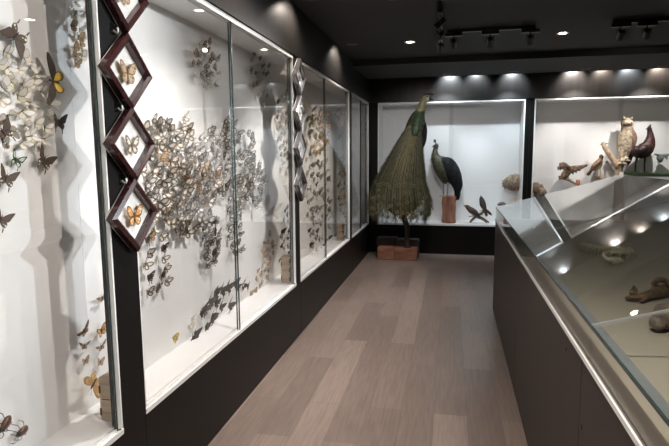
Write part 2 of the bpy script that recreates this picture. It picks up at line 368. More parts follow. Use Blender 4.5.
# ------------------------------------------------------------------ lamps in the ceiling
def downlight(x, y, label, watts=DOWN_W, col=NEUT, lit=True, z=CEIL, deg=86, group=None, aim=None, spill=None):
    t = thing('recessed_downlight', (x, y, z), label, 'ceiling light', group)
    b = MB(); n = 24
    for r0, r1, z0, z1 in ((.043, .058, z-.004, z-.007), (.058, .062, z-.007, z-.0005), (.036, .043, z-.0005, z-.004)):
        v = [(x+r*math.cos(2*PI*i/n), y+r*math.sin(2*PI*i/n), zz) for r, zz in ((r0, z0), (r1, z1)) for i in range(n)]
        b.add(v, [(i, i+n, (i+1) % n+n, (i+1) % n) for i in range(n)], 0, True)
    b.build('trim_ring', 'lamp_white' if lit else 'black_metal', t)
    MB().add([(x+.042*math.cos(2*PI*i/n), y+.042*math.sin(2*PI*i/n), z-.0015) for i in range(n)], [tuple(range(n-1, -1, -1))]).build('lens', 'lamp_on' if lit else 'lamp_dim', t)
    spot(t, (x, y, z-.03), aim or (x, y, 0), watts, col, deg, .85, .04)
    if spill: spot(t, (x, y, z-.02), spill, 70, col, 100, .6, .05)
    return t
downlight(-.463, 6.12, 'small round lit downlight over the far end of the aisle', aim=(-1.5, 6.3, 0))
downlight(-.476, 4.38, 'round lit downlight cut by the top edge of the photo', aim=(-1.5, 4.6, -.1))
downlight(1.108, 6.07, 'small round lit downlight in the gap between two ceiling tracks', 20, WARM)
for x, y, w in ((-.47, 2.62, 195),):
    downlight(x, y, 'round lit downlight in the near ceiling, above the frame', w, group='downlights nearer than the photo shows', aim=(-1.5, y+.3, -.2))
downlight(.05, .88, 'round lit downlight in the near ceiling, above the frame', 220, WARM, group='downlights nearer than the photo shows', aim=(-.1, 2.3, 0), deg=70)
for y in (4.3, 2.6, .9):
    downlight(1.11, y, 'round lit downlight above the counter, beyond the photo', 20, WARM, group='downlights above the counter beyond the photo')
for x in (-.08, .854, 1.80, 2.75):
    downlight(x, 8.10, {-.08: 'washer downlight over the back case with the peahen', .854: 'washer downlight over the right part of the peacock case', 1.8: 'washer downlight over the left part of the owl case', 2.75: 'washer downlight over the rooster'}[x], BACK_W*(.74 if x < 1.5 else 1), COOL if x < 1.5 else NEUT, False, SOF, 74, aim=(x, 9.1, 1.25))
CO = 'cove lamps above the back cases'
for x, w, c in ((-.03, 1, COOL), (.36, .5, COOL), (.89, .75, COOL), (1.75, 1, NEUT), (2.15, .5, WARM), (2.5, .6, COOL), (2.9, .6, WARM)):
    t = thing('cove_lamp', (x, 8.45, 2.98), 'small black lamp hidden in the recess above the back cases', 'lamp', CO)
    MB().tube([(x, 8.45, 2.979), (x, 8.45, 2.93)], .008).build('stem', 'black_metal', t)
    hd = MB().loft([(x, 8.45, 2.935, .012, .012), (x, 8.45, 2.93, .028, .028), (x, 8.452, 2.885, .030, .030), (x, 8.452, 2.89, .024, .024)], sub=1, seg=16, smooth=False).build('lamp_head', 'black_metal', t)
    spot(t, (x, 8.455, 2.87), (x, 8.64, 2.62), COVE_W*w, c, 100, .8, .05)
for i, y in enumerate((1.75, 3.05, 4.27, 6.07)):  # added washers, put in to make the highlights on the left fascia
    downlight(-1.10, y, ['dark trimmed washer nearest in the row along the left wall', 'dark trimmed washer second in the row along the left wall', 'dark trimmed washer third in the row along the left wall', 'dark trimmed washer farthest in the row along the left wall'][i], ADDED_WASH_W, WARM, False, CEIL, 135, aim=(-1.29, y, 2.45))

def track_bar(a, b, label):
    d = (Vector(b)-Vector(a)); d.z = 0; w = Vector((-d.y, d.x, 0)).normalized()*.017
    t = MB().prism([tuple((Vector(a)+w).xy), tuple((Vector(b)+w).xy), tuple((Vector(b)-w).xy), tuple((Vector(a)-w).xy)], 2, CEIL-.03, CEIL-.001).build('lighting_track', 'black_metal', mid=True)
    return tag(t, label, 'lighting track')
TA, TB = at(440, 3, 2, 2.81), at(440.5, 43, 2, 2.81)
TC, TD = at(447, 32, 2, 2.81), at(535, 27.5, 2, 2.81)
TE, TF = at(612, 22.5, 2, 2.81), at(690, 19, 2, 2.81)
track_bar(tuple(TA), tuple(TB), 'black ceiling track running away from the viewer')
track_bar(tuple(TC), tuple(TD), 'black ceiling track crossing the aisle with three spotlights')
track_bar(tuple(TE), tuple(TF), 'black ceiling track over the counter at the right')
track_bar((2.02, -.6, 0), (2.02, 4.6, 0), 'long black ceiling track above the counter, beyond the photo')

def track_head(x, y, aim, label, watts, col, lit=False, along=(1, 0), group=None, deg=70):
    z = CEIL-.03
    t = thing('track_spotlight', (x, y, CEIL-.03), label, 'spotlight', group)
    u = Vector((along[0], along[1], 0)).normalized(); w = Vector((-u.y, u.x, 0))
    c = Vector((x, y, 0)); P = [c+u*.085+w*.02, c-u*.085+w*.02, c-u*.085-w*.02, c+u*.085-w*.02]
    MB().prism([tuple(p.xy) for p in P], 2, z-.035, z).build('adapter_box', 'black_metal', t, bevel=.003)
    hc = Vector((x, y, z-.105)); d = (Vector(aim)-hc).normalized()
    MB().tube([(x, y, z-.03), (x, y, z-.060)], .007).build('stem', 'black_metal', t)
    sd = d.cross(Vector((0, 0, 1))).normalized()*.034
    MB().tube([tuple(hc+sd), tuple(hc+sd+Vector((0, 0, .044))), tuple(hc-sd+Vector((0, 0, .044))), tuple(hc-sd)], .006, seg=6).build('yoke', 'black_metal', t)
    hd = MB().loft([(*(hc-d*.058), .016, .016), (*(hc-d*.053), .025, .025), (*(hc+d*.050), .028, .028), (*(hc+d*.054), .028, .028), (*(hc+d*.052), .024, .024), (*(hc+d*.042), .022, .022)], sub=1, seg=20, smooth=False, cap=True)
    o = hd.build('lamp_head', 'black_metal', t)
    q = hc+d*.044; s1 = d.orthogonal().normalized(); s2 = d.cross(s1)
    MB().add([q+s1*.021*math.cos(2*PI*i/16)+s2*.021*math.sin(2*PI*i/16) for i in range(16)], [tuple(range(16))]).build('lens', 'lamp_on' if lit else 'lamp_dim', o)
    if watts: spot(t, hc+d*.07, aim, watts, col, deg, .7, .03)
    return t
track_head(*TA.lerp(TB, 0.12).xy, (-1.5, 4.4, 1.4), 'track spotlight nearest the viewer on the track running away', 0, NEUT, along=(0, 1))
track_head(*TA.lerp(TB, 0.42).xy, (-1.3, 2.3, 1.0), 'lit track spotlight shining at the left, middle of its track', 40, NEUT, True, along=(0, 1))
track_head(*TA.lerp(TB, 0.8).xy, (-.45, 8.1, 1.25), 'track spotlight tilted at the far end of the track running away', 85, NEUT, along=(0, 1))
track_head(*TC.lerp(TD, 0.08).xy, (.0, 9.1, 1.3), 'track spotlight hanging first on the track crossing the aisle', 0, COOL, group=None)
track_head(*TC.lerp(TD, 0.5).xy, (.5, 9.1, 1.2), 'track spotlight in the middle of the track crossing the aisle', 0, COOL)
track_head(*TC.lerp(TD, 0.95).xy, (1.0, 9.1, 1.2), 'track spotlight beside the round downlight, end of its track', 0, COOL)
track_head(*TE.lerp(TF, 0.12).xy, (1.9, 9.1, 1.3), 'track spotlight first on the right ceiling track', 0, NEUT)
track_head(*TE.lerp(TF, 0.46).xy, (2.6, 9.1, 1.3), 'track spotlight second on the right ceiling track', 12, NEUT)
for i, (y, col, aim, k) in enumerate(((.95, WARM, (-1.5, 1.25, 2.1), .95), (2.25, NEUT, (-1.5, 1.3, 2.1), 1.15), (3.2, COOL, (-1.5, 1.35, 2.1), 1.15), (4.1, NEUT, (-1.5, 3.1, .9), .42))):  # the last spotlight is an added fill for the second case
    track_head(2.02, y, aim, 'track spotlight above the counter, beyond the photo', CASE_W*k, col, True, along=(0, 1), group='spotlights on the long track beyond the photo', deg=54)

# ------------------------------------------------------------------ diamond frames on the two visible posts
SPEC = {}
def wing_poly(kind, hind):
    """outline of the right fore- or hindwing, root at the origin, span about 1"""
    if kind == 'swallow':
        return [(0, 0), (.06, -.32), (.22, -.52), (.36, -.62), (.40, -.98), (.47, -1.0), (.47, -.66), (.62, -.45), (.60, -.18), (.3, 0)] if hind else \
               [(0, 0), (.18, .32), (.55, .66), (.92, .86), (.98, .76), (.82, .35), (.70, 0), (.40, -.10)]
    if kind == 'birdwing':
        return [(0, 0), (.04, -.35), (.18, -.62), (.38, -.66), (.52, -.48), (.52, -.20), (.3, 0)] if hind else \
               [(0, 0), (.3, .28), (.8, .52), (1.22, .60), (1.25, .48), (.95, .15), (.6, -.06), (.3, -.08)]
    if kind == 'moth':
        return [(0, 0), (.08, -.38), (.3, -.62), (.52, -.58), (.62, -.3), (.5, -.05)] if hind else \
               [(0, 0), (.3, .30), (.8, .42), (1.05, .28), (.9, .02), (.5, -.1)]
    if kind == 'hawkmoth':
        return [(0, 0), (.08, -.3), (.25, -.42), (.5, -.3), (.5, -.1)] if hind else \
               [(0, .05), (.4, .35), (.95, .58), (1.1, .55), (.9, .22), (.5, 0), (.2, -.08)]
    return [(0, 0), (.05, -.34), (.2, -.58), (.42, -.62), (.62, -.45), (.66, -.18), (.35, 0)] if hind else \
           [(0, 0), (.18, .36), (.5, .68), (.82, .76), (.92, .62), (.84, .28), (.70, .02), (.38, -.08)]
def wmat(name, c, r=.6):
    if name not in M: M[name] = mat(name, c, r, noise=.35, nscale=70)
    return name
def species(key, outline, fore, fedge, hind, hedge, spots=None, edge=.80, dih=28):
    SPEC[key] = (outline, wmat(key+'_forewing', fore), wmat(key+'_forewing_edge', fedge), wmat(key+'_hindwing', hind), wmat(key+'_hindwing_edge', hedge), wmat(key+'_spot', spots) if spots else None, edge, dih)
species('cream', 'plain', (.86, .83, .75), (.42, .32, .19), (.86, .81, .68), (.60, .48, .28), None, .80, 38)
species('brownedged', 'plain', (.74, .69, .60), (.15, .105, .07), (.76, .70, .60), (.16, .11, .07), (.09, .06, .04), .60)
species('grey', 'plain', (.46, .43, .38), (.10, .085, .07), (.55, .52, .46), (.10, .085, .07), None, .56)
species('whiteveined', 'plain', (.82, .82, .78), (.13, .12, .11), (.80, .78, .70), (.18, .16, .13), (.1, .09, .08), .64)
species('tan', 'plain', (.52, .37, .22), (.22, .13, .06), (.56, .42, .26), (.24, .15, .08), (.12, .06, .03), .78)
species('orange', 'plain', (.60, .27, .06), (.09, .045, .02), (.62, .30, .08), (.10, .05, .02), (.9, .8, .6), .74)
species('yellow', 'plain', (.80, .56, .10), (.07, .05, .03), (.82, .60, .14), (.08, .05, .03), None, .80)
species('palewhite', 'plain', (.86, .85, .80), (.52, .40, .22), (.86, .82, .70), (.66, .52, .28), None, .84, 40)
species('darkbrown', 'swallow', (.085, .05, .032), (.055, .033, .022), (.09, .055, .035), (.055, .034, .023), (.84, .78, .58), .78, 24)
species('black', 'swallow', (.045, .038, .034), (.025, .022, .02), (.05, .042, .036), (.028, .023, .02), None, .76, 30)
species('stripe', 'swallow', (.42, .55, .40), (.03, .03, .025), (.45, .55, .40), (.03, .03, .025), None, .58, 30)
species('birdwing', 'birdwing', (.06, .045, .035), (.04, .03, .024), (.80, .50, .06), (.05, .036, .02), None, .82, 18)
species('giantmoth', 'moth', (.62, .38, .14), (.48, .27, .10), (.66, .42, .16), (.50, .30, .11), (.80, .62, .35), .86, 10)
species('hawkmoth', 'hawkmoth', (.15, .085, .05), (.10, .055, .035), (.33, .15, .07), (.14, .08, .05), (.35, .24, .15), .8, 12)
species('tanmoth', 'hawkmoth', (.30, .20, .12), (.17, .11, .07), (.36, .25, .15), (.2, .13, .08), (.12, .07, .04), .8, 12)

def wing_mesh(mb, poly, sg, dih, mi, me_, mspot, edge, bend=.06):
    cxx = sum(p[0] for p in poly)/len(poly); cyy = sum(p[1] for p in poly)/len(poly)
    P = cr([(p[0], p[1]) for p in poly] + [poly[0]], 2)[:-1]
    a = math.radians(dih)
    def L(x, y, dz): return (sg*(x*math.cos(a)), y, x*math.sin(a)+dz+bend*math.sin(min(1, abs(x))*PI)*.5)
    n = len(P); v = []; f = []
    outer = [L(x, y, .004) for x, y in P]; inner = [L(cxx+(x-cxx)*edge, cyy+(y-cyy)*edge, .010) for x, y in P]
    low = [L(x, y, -.010) for x, y in P]
    o = 0
    mb.add(outer+inner, [((i, (i+1) % n, n+(i+1) % n, n+i) if sg > 0 else (i, n+i, n+(i+1) % n, (i+1) % n)) for i in range(n)], me_)
    mb.add(inner+[L(cxx, cyy, .014)], [((i, (i+1) % n, n) if sg > 0 else ((i+1) % n, i, n)) for i in range(n)], mi)
    lin = [L(cxx+(x-cxx)*edge, cyy+(y-cyy)*edge, -.012) for x, y in P]
    mb.add(low+lin, [((i, (i+1) % n, n+(i+1) % n, n+i) if sg < 0 else (i, n+i, n+(i+1) % n, (i+1) % n)) for i in range(n)], me_)
    mb.add(lin+[L(cxx, cyy, -.014)], [((i, (i+1) % n, n) if sg < 0 else ((i+1) % n, i, n)) for i in range(n)], mi)
    mb.add(outer+low, [((i, n+i, n+(i+1) % n, (i+1) % n) if sg > 0 else (i, (i+1) % n, n+(i+1) % n, n+i)) for i in range(n)], me_)
    if mspot is not None:
        for (fx, fy, r) in ((.28, .12, .12), (-.05, .22, .07), (.12, -.24, .08)):
            x0, y0 = cxx+fx*.55, cyy+fy*.6
            mb.add([L(x0+r*.7*math.cos(2*PI*i/7), y0+r*.7*math.sin(2*PI*i/7), .024) for i in range(7)], [tuple(range(7)) if sg > 0 else tuple(range(6, -1, -1))], mspot)
def body_mesh(mb, mi, pin=0, detail=True):
    mb.loft([(0, -.46, .01, .015, .015), (0, -.25, .02, .05, .05), (0, -.05, .03, .055, .055), (0, .08, .03, .075, .075), (0, .2, .03, .05, .05), (0, .27, .03, .045, .045), (0, .31, .03, .01, .01)], mi, seg=6 if not detail else 8, sub=1 if not detail else 2, side=(1, 0, 0))
    for sg in (1, -1):
        mb.tube([(sg*.02, .28, .05), (sg*.14, .52, .10), (sg*.2, .62, .12)], .010, mi, seg=4)
    if pin: mb.tube([(0, .05, .06), (0, .05, -pin)], .008, mi, seg=4)
M['insect_body'] = mat('insect_body', (.06, .045, .035), .6)
PIN = .62
FULL = {}; SIMPLE = {}
def full_meshes(key):
    if key in FULL: return FULL[key]
    out, a, ae, h, he, sp, e, dih = SPEC[key]; D = {}
    for sg in (1, -1):
        m = MB(); wing_mesh(m, wing_poly(out, False), sg, dih*.5, 0, 1, None if out == 'swallow' else 2 if sp else None, e); D['forewing', sg] = m.mesh('forewing', [a, ae]+([sp] if sp else []))
        m = MB(); wing_mesh(m, wing_poly(out, True), sg, dih*.4, 0, 1, 2 if sp else None, e); D['hindwing', sg] = m.mesh('hindwing', [h, he]+([sp] if sp else []))
    m = MB(); body_mesh(m, 0, PIN); D['body', 0] = m.mesh('body', ['insect_body'])
    FULL[key] = D; return D
def simple_mesh(key):
    if key in SIMPLE: return SIMPLE[key]
    out, a, ae, h, he, sp, e, dih = SPEC[key]; R = []
    for var in range(4):
        m = MB(); dd = (dih, dih+16, dih+32, dih+8)[var]
        for sg in (1, -1):
            wing_mesh(m, wing_poly(out, False), sg, dd, 0, 1, 4 if sp else None, e); wing_mesh(m, wing_poly(out, True), sg, dd*.85, 2, 3, 4 if sp else None, e)
        body_mesh(m, 5 if sp else 4, PIN, False); R.append(m.mesh('butterfly', [a, ae, h, he]+([sp] if sp else [])+['insect_body']))
    SIMPLE[key] = R; return R
WALLB = Matrix(((0, 0, 1, 0), (1, 0, 0, 0), (0, 1, 0, 0), (0, 0, 0, 1)))      # local x->+Y, y->+Z, z->+X
def pose(loc, theta, tx=0, ty=0): return Matrix.Translation(loc) @ WALLB @ Matrix.Rotation(theta, 4, 'Z') @ Matrix.Rotation(tx, 4, 'X') @ Matrix.Rotation(ty, 4, 'Y')
def put_full(key, loc, theta, size, label, group=None, name='butterfly', cat='butterfly', tx=0, ty=0):
    o = bpy.data.objects.new(name, None); COL.objects.link(o); o.empty_display_size = .02
    o.matrix_world = pose(loc, theta, tx, ty) @ Matrix.Scale(size, 4); tag(o, label, cat, group)
    for (nm, sg), me in full_meshes(key).items():
        c = bpy.data.objects.new(nm, me); COL.objects.link(c); c.parent = o
    return o

def diamond(y, z, half, key, dark, label, group, bsize):
    x0 = XL+.012
    t = thing('diamond_frame', (x0, y, z), label, 'picture frame', group)
    def dm(h): return [(y, z+h), (y+h*1.08, z), (y, z-h), (y-h*1.08, z)]
    A, B, C = dm(half), dm(half-.020), dm(half-.034)
    def ring(P, xa, Q, xb, mi, mb):
        v = [(xa, *p) for p in P]+[(xb, *p) for p in Q]; mb.add(v, [(i, (i+1) % 4, 4+(i+1) % 4, 4+i) for i in range(4)], mi)
    m = MB(); ring(A, x0, A, x0+.030, 0, m); ring(A, x0+.030, B, x0+.038, 0, m); ring(B, x0+.038, C, x0+.030, 0, m); ring(C, x0+.030, C, x0+.003, 0, m)
    m.build('moulding', dark, t)
    MB().prism(A, 0, x0-.001, x0+.003).build('mount_board', 'white', t)
    MB().prism(C, 0, x0+.028, x0+.030).build('pane', 'glass', t)
    D = full_meshes(key)
    b = bpy.data.objects.new('mounted_butterfly', D['body', 0]); COL.objects.link(b); b.parent = t
    b.matrix_local = pose((.018, 0, -.005), 0) @ Matrix.Diagonal((bsize, bsize, bsize*.35, 1))
    for (nm, sg), me in D.items():
        if nm == 'body': continue
        c = bpy.data.objects.new(nm, me); COL.objects.link(c); c.parent = b
    return t
def hook(y, z, label):
    t = thing('clear_hook', (XL+.004, y, z), label, 'hook', 'clear plastic hooks between the diamond frames')
    MB().box((XL+.0045, y-.018, z-.022), (XL+.008, y+.018, z+.022)).build('plate', 'acryl', t, bevel=.002)
    MB().tube([(XL+.008, y, z-.006), (XL+.022, y, z-.016), (XL+.028, y, z-.008), (XL+.026, y, z+.004)], .0035, sub=3).build('prong', 'alu', t)
yy = [1.952, 1.950, 1.952, 1.942]; zz = [2.235, 1.932, 1.648, 1.362]
L1 = ['maroon diamond frame at the top of the nearer chain, cut by the photo edge', 'second maroon diamond frame down the nearer chain, with a tan butterfly', 'third maroon diamond frame down the nearer chain', 'lowest maroon diamond frame of the nearer chain, with an orange butterfly']
for i in range(4): diamond(yy[i], zz[i], .152, ['tan', 'tan', 'brownedged', 'orange'][i], 'maroon', L1[i], None, [.058, .062, .055, .062][i])
for i in range(3): hook(1.905, (zz[i]+zz[i+1])/2+.005, 'small clear plastic hook on the nearer black post')
L2 = ['uppermost dark glossy diamond frame of the farther chain', 'second dark glossy diamond frame down the farther chain', 'third dark glossy diamond frame down the farther chain', 'lowest dark glossy diamond frame of the farther chain']
for i in range(4): diamond(4.445, [2.255, 1.958, 1.660, 1.352][i], .152, ['grey', 'whiteveined', 'grey', 'black'][i], 'steel', L2[i], None, .055)

# ------------------------------------------------------------------ finger-jointed plywood boxes in the case corners
def plybox(y, z0, h, w, d, label):
    t = thing('plywood_box', (XB+.115+d/2, y, z0), label, 'wooden box', 'plywood boxes standing in the butterfly cases')
    x0 = XB+.115
    MB().box((x0, y-w/2, z0+.001), (x0+d, y+w/2, z0+h)).build('carcass', 'ply', t, bevel=.002)
    for (xx, s) in ((x0+d, 1),):
        for k, zz in enumerate((.16, .5, .84)):
            MB().box((xx-.012, y-w/2-.0015, z0+h*zz-.018), (xx+.0015, y-w/2+.008, z0+h*zz+.018)).build('finger_joint', 'plydark', t)
    for zz in (.2, .72): MB().box((x0-.001, y-w/2-.002, z0+h*zz-.016), (x0+.008, y-w/2+.006, z0+h*zz+.016)).build('finger_joint', 'plydark', t)
    MB().box((x0+.012, y-w/2-.0012, z0+h*.49), (x0+d-.004, y-w/2+.003, z0+h*.49+.004)).build('lid_seam', 'plydark', t)
    MB().box((x0+d-.003, y-w/2+.003, z0+h*.49), (x0+d+.0012, y+w/2-.003, z0+h*.49+.004)).build('lid_seam', 'plydark', t)
plybox(1.935, SILL, .19, .10, .085, 'plywood box in the nearest case, beside the big orange moth')
plybox(4.43, SILL, .235, .10, .085, 'plywood box behind the farther black post, under black butterflies')
plybox(6.78, SILL, .235, .10, .085, 'plywood box at the far end of the third case')

# ------------------------------------------------------------------ butterflies pinned to the boards of the left cases
def inside(p, poly):
    x, y = p; c = False; j = len(poly)-1
    for i in range(len(poly)):
        (xi, yi), (xj, yj) = poly[i], poly[j]
        if (yi > y) != (yj > y) and x < (xj-xi)*(y-yi)/(yj-yi)+xi: c = not c
        j = i
    return c
rb = random.Random(11)
def scatter(polys, n):
    """n well spread points of the outlined patches of a back board"""
    pts = []
    W3 = [[(lambda q: (q.y, q.z))(at(x, y, 0, XB)) for x, y in P] for P in polys]
    ar = [abs(sum(P[i-1][0]*P[i][1]-P[i][0]*P[i-1][1] for i in range(len(P))))/2 for P in W3]
    for _ in range(n):
        best = None
        for _k in range(14):
            P = rb.choices(W3, ar)[0]; xs = [p[0] for p in P]; ys = [p[1] for p in P]
            while True:
                q = (rb.uniform(min(xs), max(xs)), rb.uniform(min(ys), max(ys)))
                if inside(q, P): break
            d = min([(q[0]-a[0])**2+(q[1]-a[1])**2 for a in pts], default=9)
            if best is None or d > best[0]: best = (d, q)
        pts.append(best[1])
    return pts
FLY = []       # key, y, z, theta, size, tx, ty, label, group
def swarm(polys, n, kinds, size, where, group, spread=.9, tilt=.35, base=0):
    for y, z in scatter(polys, n):
        key = rb.choices([k for k, w in kinds], [w for k, w in kinds])[0]
        s = size*rb.uniform(.82, 1.18)
        FLY.append((key, y, z, base+rb.gauss(0, spread*.6), s, rb.uniform(-tilt, tilt), rb.uniform(-tilt, tilt), f'{NAMES[key]} {where}', f'{NAMES[key]}s {group}'))
NAMES = {'cream': 'cream butterfly', 'brownedged': 'beige butterfly with brown edges', 'grey': 'grey and brown butterfly', 'whiteveined': 'white butterfly with dark edges',
         'tan': 'tan butterfly', 'orange': 'orange and black butterfly', 'yellow': 'yellow butterfly', 'palewhite': 'ivory butterfly', 'darkbrown': 'dark brown butterfly', 'black': 'black butterfly', 'tanmoth': 'small brown moth'}
# nearest case: the cream swarm and the tan swarm
swarm([[(-8, 45), (22, 58), (38, 80), (46, 108), (44, 136), (30, 150), (10, 145), (-8, 150)]], 30, [('cream', 4), ('palewhite', 5)], .036, 'in the pale swarm at the left edge of the nearest case', 'of the pale swarm', spread=2)
swarm([[(72, -6), (90, -6), (91, 40), (80, 38), (66, 22), (68, 5)], [(62, 24), (72, 20), (90, 40), (85, 52), (70, 66), (66, 50), (74, 42)]], 19, [('tan', 5), ('cream', 3)], .030, 'in the upper tan cluster of the nearest case', 'of the upper tan cluster', spread=2)
# second case
swarm([[(196, 40), (206, 36), (208, 52), (216, 56), (214, 66), (216, 82), (206, 90), (198, 92), (192, 80), (188, 60)]], 26, [('tan', 3), ('brownedged', 2), ('palewhite', 3)], .034, 'in the small high cluster above the big swarm', 'of the small high cluster', spread=1.6)
MAIN = [[(136, 128), (152, 118), (168, 128), (182, 114), (190, 132), (216, 130), (222, 116), (232, 122), (237, 150), (238, 200), (230, 204), (218, 196), (205, 200), (204, 228), (190, 228), (176, 236), (150, 218), (138, 196), (134, 160)]]
swarm([MAIN[0][:4]+[(185, 150), (182, 232), (176, 236)]+MAIN[0][-3:]], 88, [('brownedged', 6), ('grey', 7), ('tan', .8)], .049, 'on the post side of the dense swarm', 'of the nearer half of the dense swarm', spread=.8)
swarm([MAIN[0][3:16]], 90, [('brownedged', 2), ('grey', 5), ('whiteveined', 6)], .049, 'on the joint side of the dense swarm', 'of the farther half of the dense swarm', spread=1.0)
swarm([[(182, 160), (196, 160), (214, 178), (216, 200), (200, 210), (186, 206), (180, 186)]], 16, [('tan', 4), ('orange', 2)], .042, 'in the warm coloured middle of the dense swarm', 'of the warm middle of the dense swarm', spread=1.3)
swarm([[(198, 224), (214, 220), (214, 262), (200, 266)]], 19, [('grey', 4), ('darkbrown', 1)], .042, 'in the tongue hanging under the middle of the dense swarm', 'of the middle tongue', spread=1)
swarm([[(222, 204), (236, 202), (237, 250), (226, 256)]], 19, [('grey', 4), ('whiteveined', 1)], .042, 'in the tongue hanging by the glass joint', 'of the tongue by the glass joint', spread=1)
swarm([[(240, 130), (246, 134), (250, 160), (257, 166), (259, 190), (253, 206), (240, 204)]], 36, [('grey', 7), ('brownedged', 2)], .048, 'in the end of the dense swarm past the glass joint', 'past the glass joint', spread=1)
for i, (x, y) in enumerate([(141, 240), (156, 236), (143, 253), (157, 248), (141, 264), (158, 258), (143, 277), (160, 268), (143, 292), (152, 288), (161, 281), (149, 230), (157, 276)]):
    q = at(x, y, 0, XB); FLY.append(('brownedged' if i % 3 else 'darkbrown', q.y, q.z, rb.gauss(0, .5), .042, .1, rb.uniform(-.3, .3), ('beige butterfly with brown edges' if i % 3 else 'dark brown butterfly')+' in the loose column by the nearer black post', ('beige' if i % 3 else 'dark')+' butterflies of the loose column'))
q = at(147, 238, 0, XB); FLY.append(('tan', q.y, q.z, .4, .036, 0, 0, 'single orange-tan butterfly at the foot of the dense swarm by the lowest diamond frame', None))
DK = [(238, 284), (229, 283), (222, 287), (216, 290), (209, 293), (204, 300), (197, 309), (224, 304), (216, 306), (208, 314), (201, 327), (190, 333), (211, 303), (196, 312), (207, 318), (188, 337), (232, 286)]
for i, (x, y) in enumerate(DK):
    q = at(x, y, 0, XB); FLY.append(('black', q.y, q.z, -.55+rb.gauss(0, .25), .058 if i < 8 else .047, 0, rb.uniform(-.2, .2), 'black swallowtail in the diagonal flight above the case floor', 'black swallowtails of the diagonal flight'))
for i, (x, y, k, l) in enumerate([(188, 319, 'palewhite', 'upper ivory butterfly of the pair at the start of the black flight'), (185, 327, 'cream', 'lower cream butterfly of the pair at the start of the black flight'), (169, 338, 'yellow', 'yellow butterfly alone near the floor of the second case'), (228, 306, 'palewhite', 'ivory butterfly tucked under the black flight'), (237, 288, 'palewhite', 'ivory butterfly at the upper end of the black flight'), (244, 287, 'darkbrown', 'dark brown butterfly just past the glass joint near the floor')]):
    q = at(x, y, 0, XB); FLY.append((k, q.y, q.z, rb.gauss(.3, .3), .040, .1, .1, l, None))
swarm([[(247, 54), (258, 50), (266, 60), (266, 90), (262, 108), (254, 98), (247, 74)]], 26, [('palewhite', 2), ('tan', 2), ('grey', 2)], .033, 'in the high round cluster past the glass joint', 'of the high round cluster', spread=1.5)
swarm([[(274, 96), (286, 90), (288, 168), (280, 168), (274, 140)]], 40, [('grey', 4), ('brownedged', 3), ('whiteveined', 3)], .036, 'in the tall cluster beside the farther chain of frames', 'of the tall cluster by the farther chain', spread=1)
swarm([[(262, 234), (270, 232), (270, 252), (264, 278), (254, 290), (245, 294), (252, 282), (257, 262)]], 24, [('tan', 4), ('cream', 1)], .034, 'in the tan trail curving down to the case floor', 'of the tan trail', spread=1)
swarm([[(282, 208), (290, 206), (291, 250), (282, 262), (277, 268), (277, 240)]], 24, [('black', 3), ('whiteveined', 3)], .036, 'in the black and white column above the plywood box', 'of the column above the plywood box', spread=1)
# third and last case
swarm([[(304, 112), (314, 104), (324, 114), (326, 140), (318, 150), (306, 158), (303, 140)]], 44, [('tan', 5), ('brownedged', 2), ('orange', 1)], .050, 'in the tan cluster of the third case', 'of the tan cluster in the third case', spread=1.2)
swarm([[(303, 166), (326, 160), (327, 236), (318, 252), (308, 258), (304, 220)]], 72, [('grey', 4), ('brownedged', 1), ('black', 1)], .046, 'in the loose dark cluster of the third case', 'of the loose dark cluster', spread=1)
swarm([[(332, 112), (341, 108), (343, 124), (336, 130), (343, 160), (345, 200), (338, 226), (334, 190), (337, 150)]], 34, [('brownedged', 4), ('tan', 3)], .054, 'in the sparse column behind the second pane of the third case', 'of the sparse column in the third case', spread=1)
swarm([[(352, 120), (360, 118), (362, 200), (354, 205)]], 10, [('grey', 3)], .040, 'in the short last case', 'of the last case', spread=1)

# singles of the nearest case, each with wings and body of its own
def big(key, px, py, theta, size, label, tx=0, ty=0, name='butterfly', cat='butterfly'):
    q = at(px, py, 0, XB+PIN*size); put_full(key, q, theta, size, label, None, name, cat, tx, ty)
big('darkbrown', 15, 37, 2.4, .062, 'large dark brown cream-spotted butterfly above the pale swarm')
big('birdwing', 53, 81, 1.5, .078, 'long winged dark birdwing with yellow hindwings')
big('black', 58, 122, -.1, .044, 'black swallowtail right of the pale swarm')
big('darkbrown', 44, 160, -.55, .050, 'dark brown swallowtail tilted below the pale swarm')
big('stripe', 16, 160, -.5, .036, 'green and black striped butterfly below the pale swarm')
big('darkbrown', 3, 132, .6, .050, 'dark brown cream-spotted butterfly at the left photo edge, in the pale swarm')
big('darkbrown', 6, 178, -.4, .046, 'dark brown tailed butterfly at the left edge, under the striped one')
big('darkbrown', 1, 219, -.5, .044, 'dark brown tailed butterfly lowest at the left photo edge')
big('hawkmoth', 84, 331, .5, .042, 'dark brown hawkmoth in the lower right corner of the nearest case', name='moth', cat='moth')
big('orange', 101, 331, .3, .038, 'orange-brown spotted butterfly beside the dark hawkmoth')
big('tanmoth', 84, 346, -.2, .034, 'brown moth directly under the dark hawkmoth', name='moth', cat='moth')
big('tanmoth', 101, 347, .2, .036, 'brown moth under the orange-brown spotted butterfly', name='moth', cat='moth')
big('tan', 85, 361, .1, .026, 'small tan butterfly above the big orange moth')
big('tan', 100, 362, -.2, .028, 'small tan butterfly just above the plywood box')
big('tanmoth', 102, 298, .3, .036, 'lone brown moth high above the plywood box', name='moth', cat='moth')
big('giantmoth', 93, 384, 2.2, .075, 'very large orange-tan moth beside the plywood box', name='moth', cat='moth')
q = at(79, 135, 0, XB); 

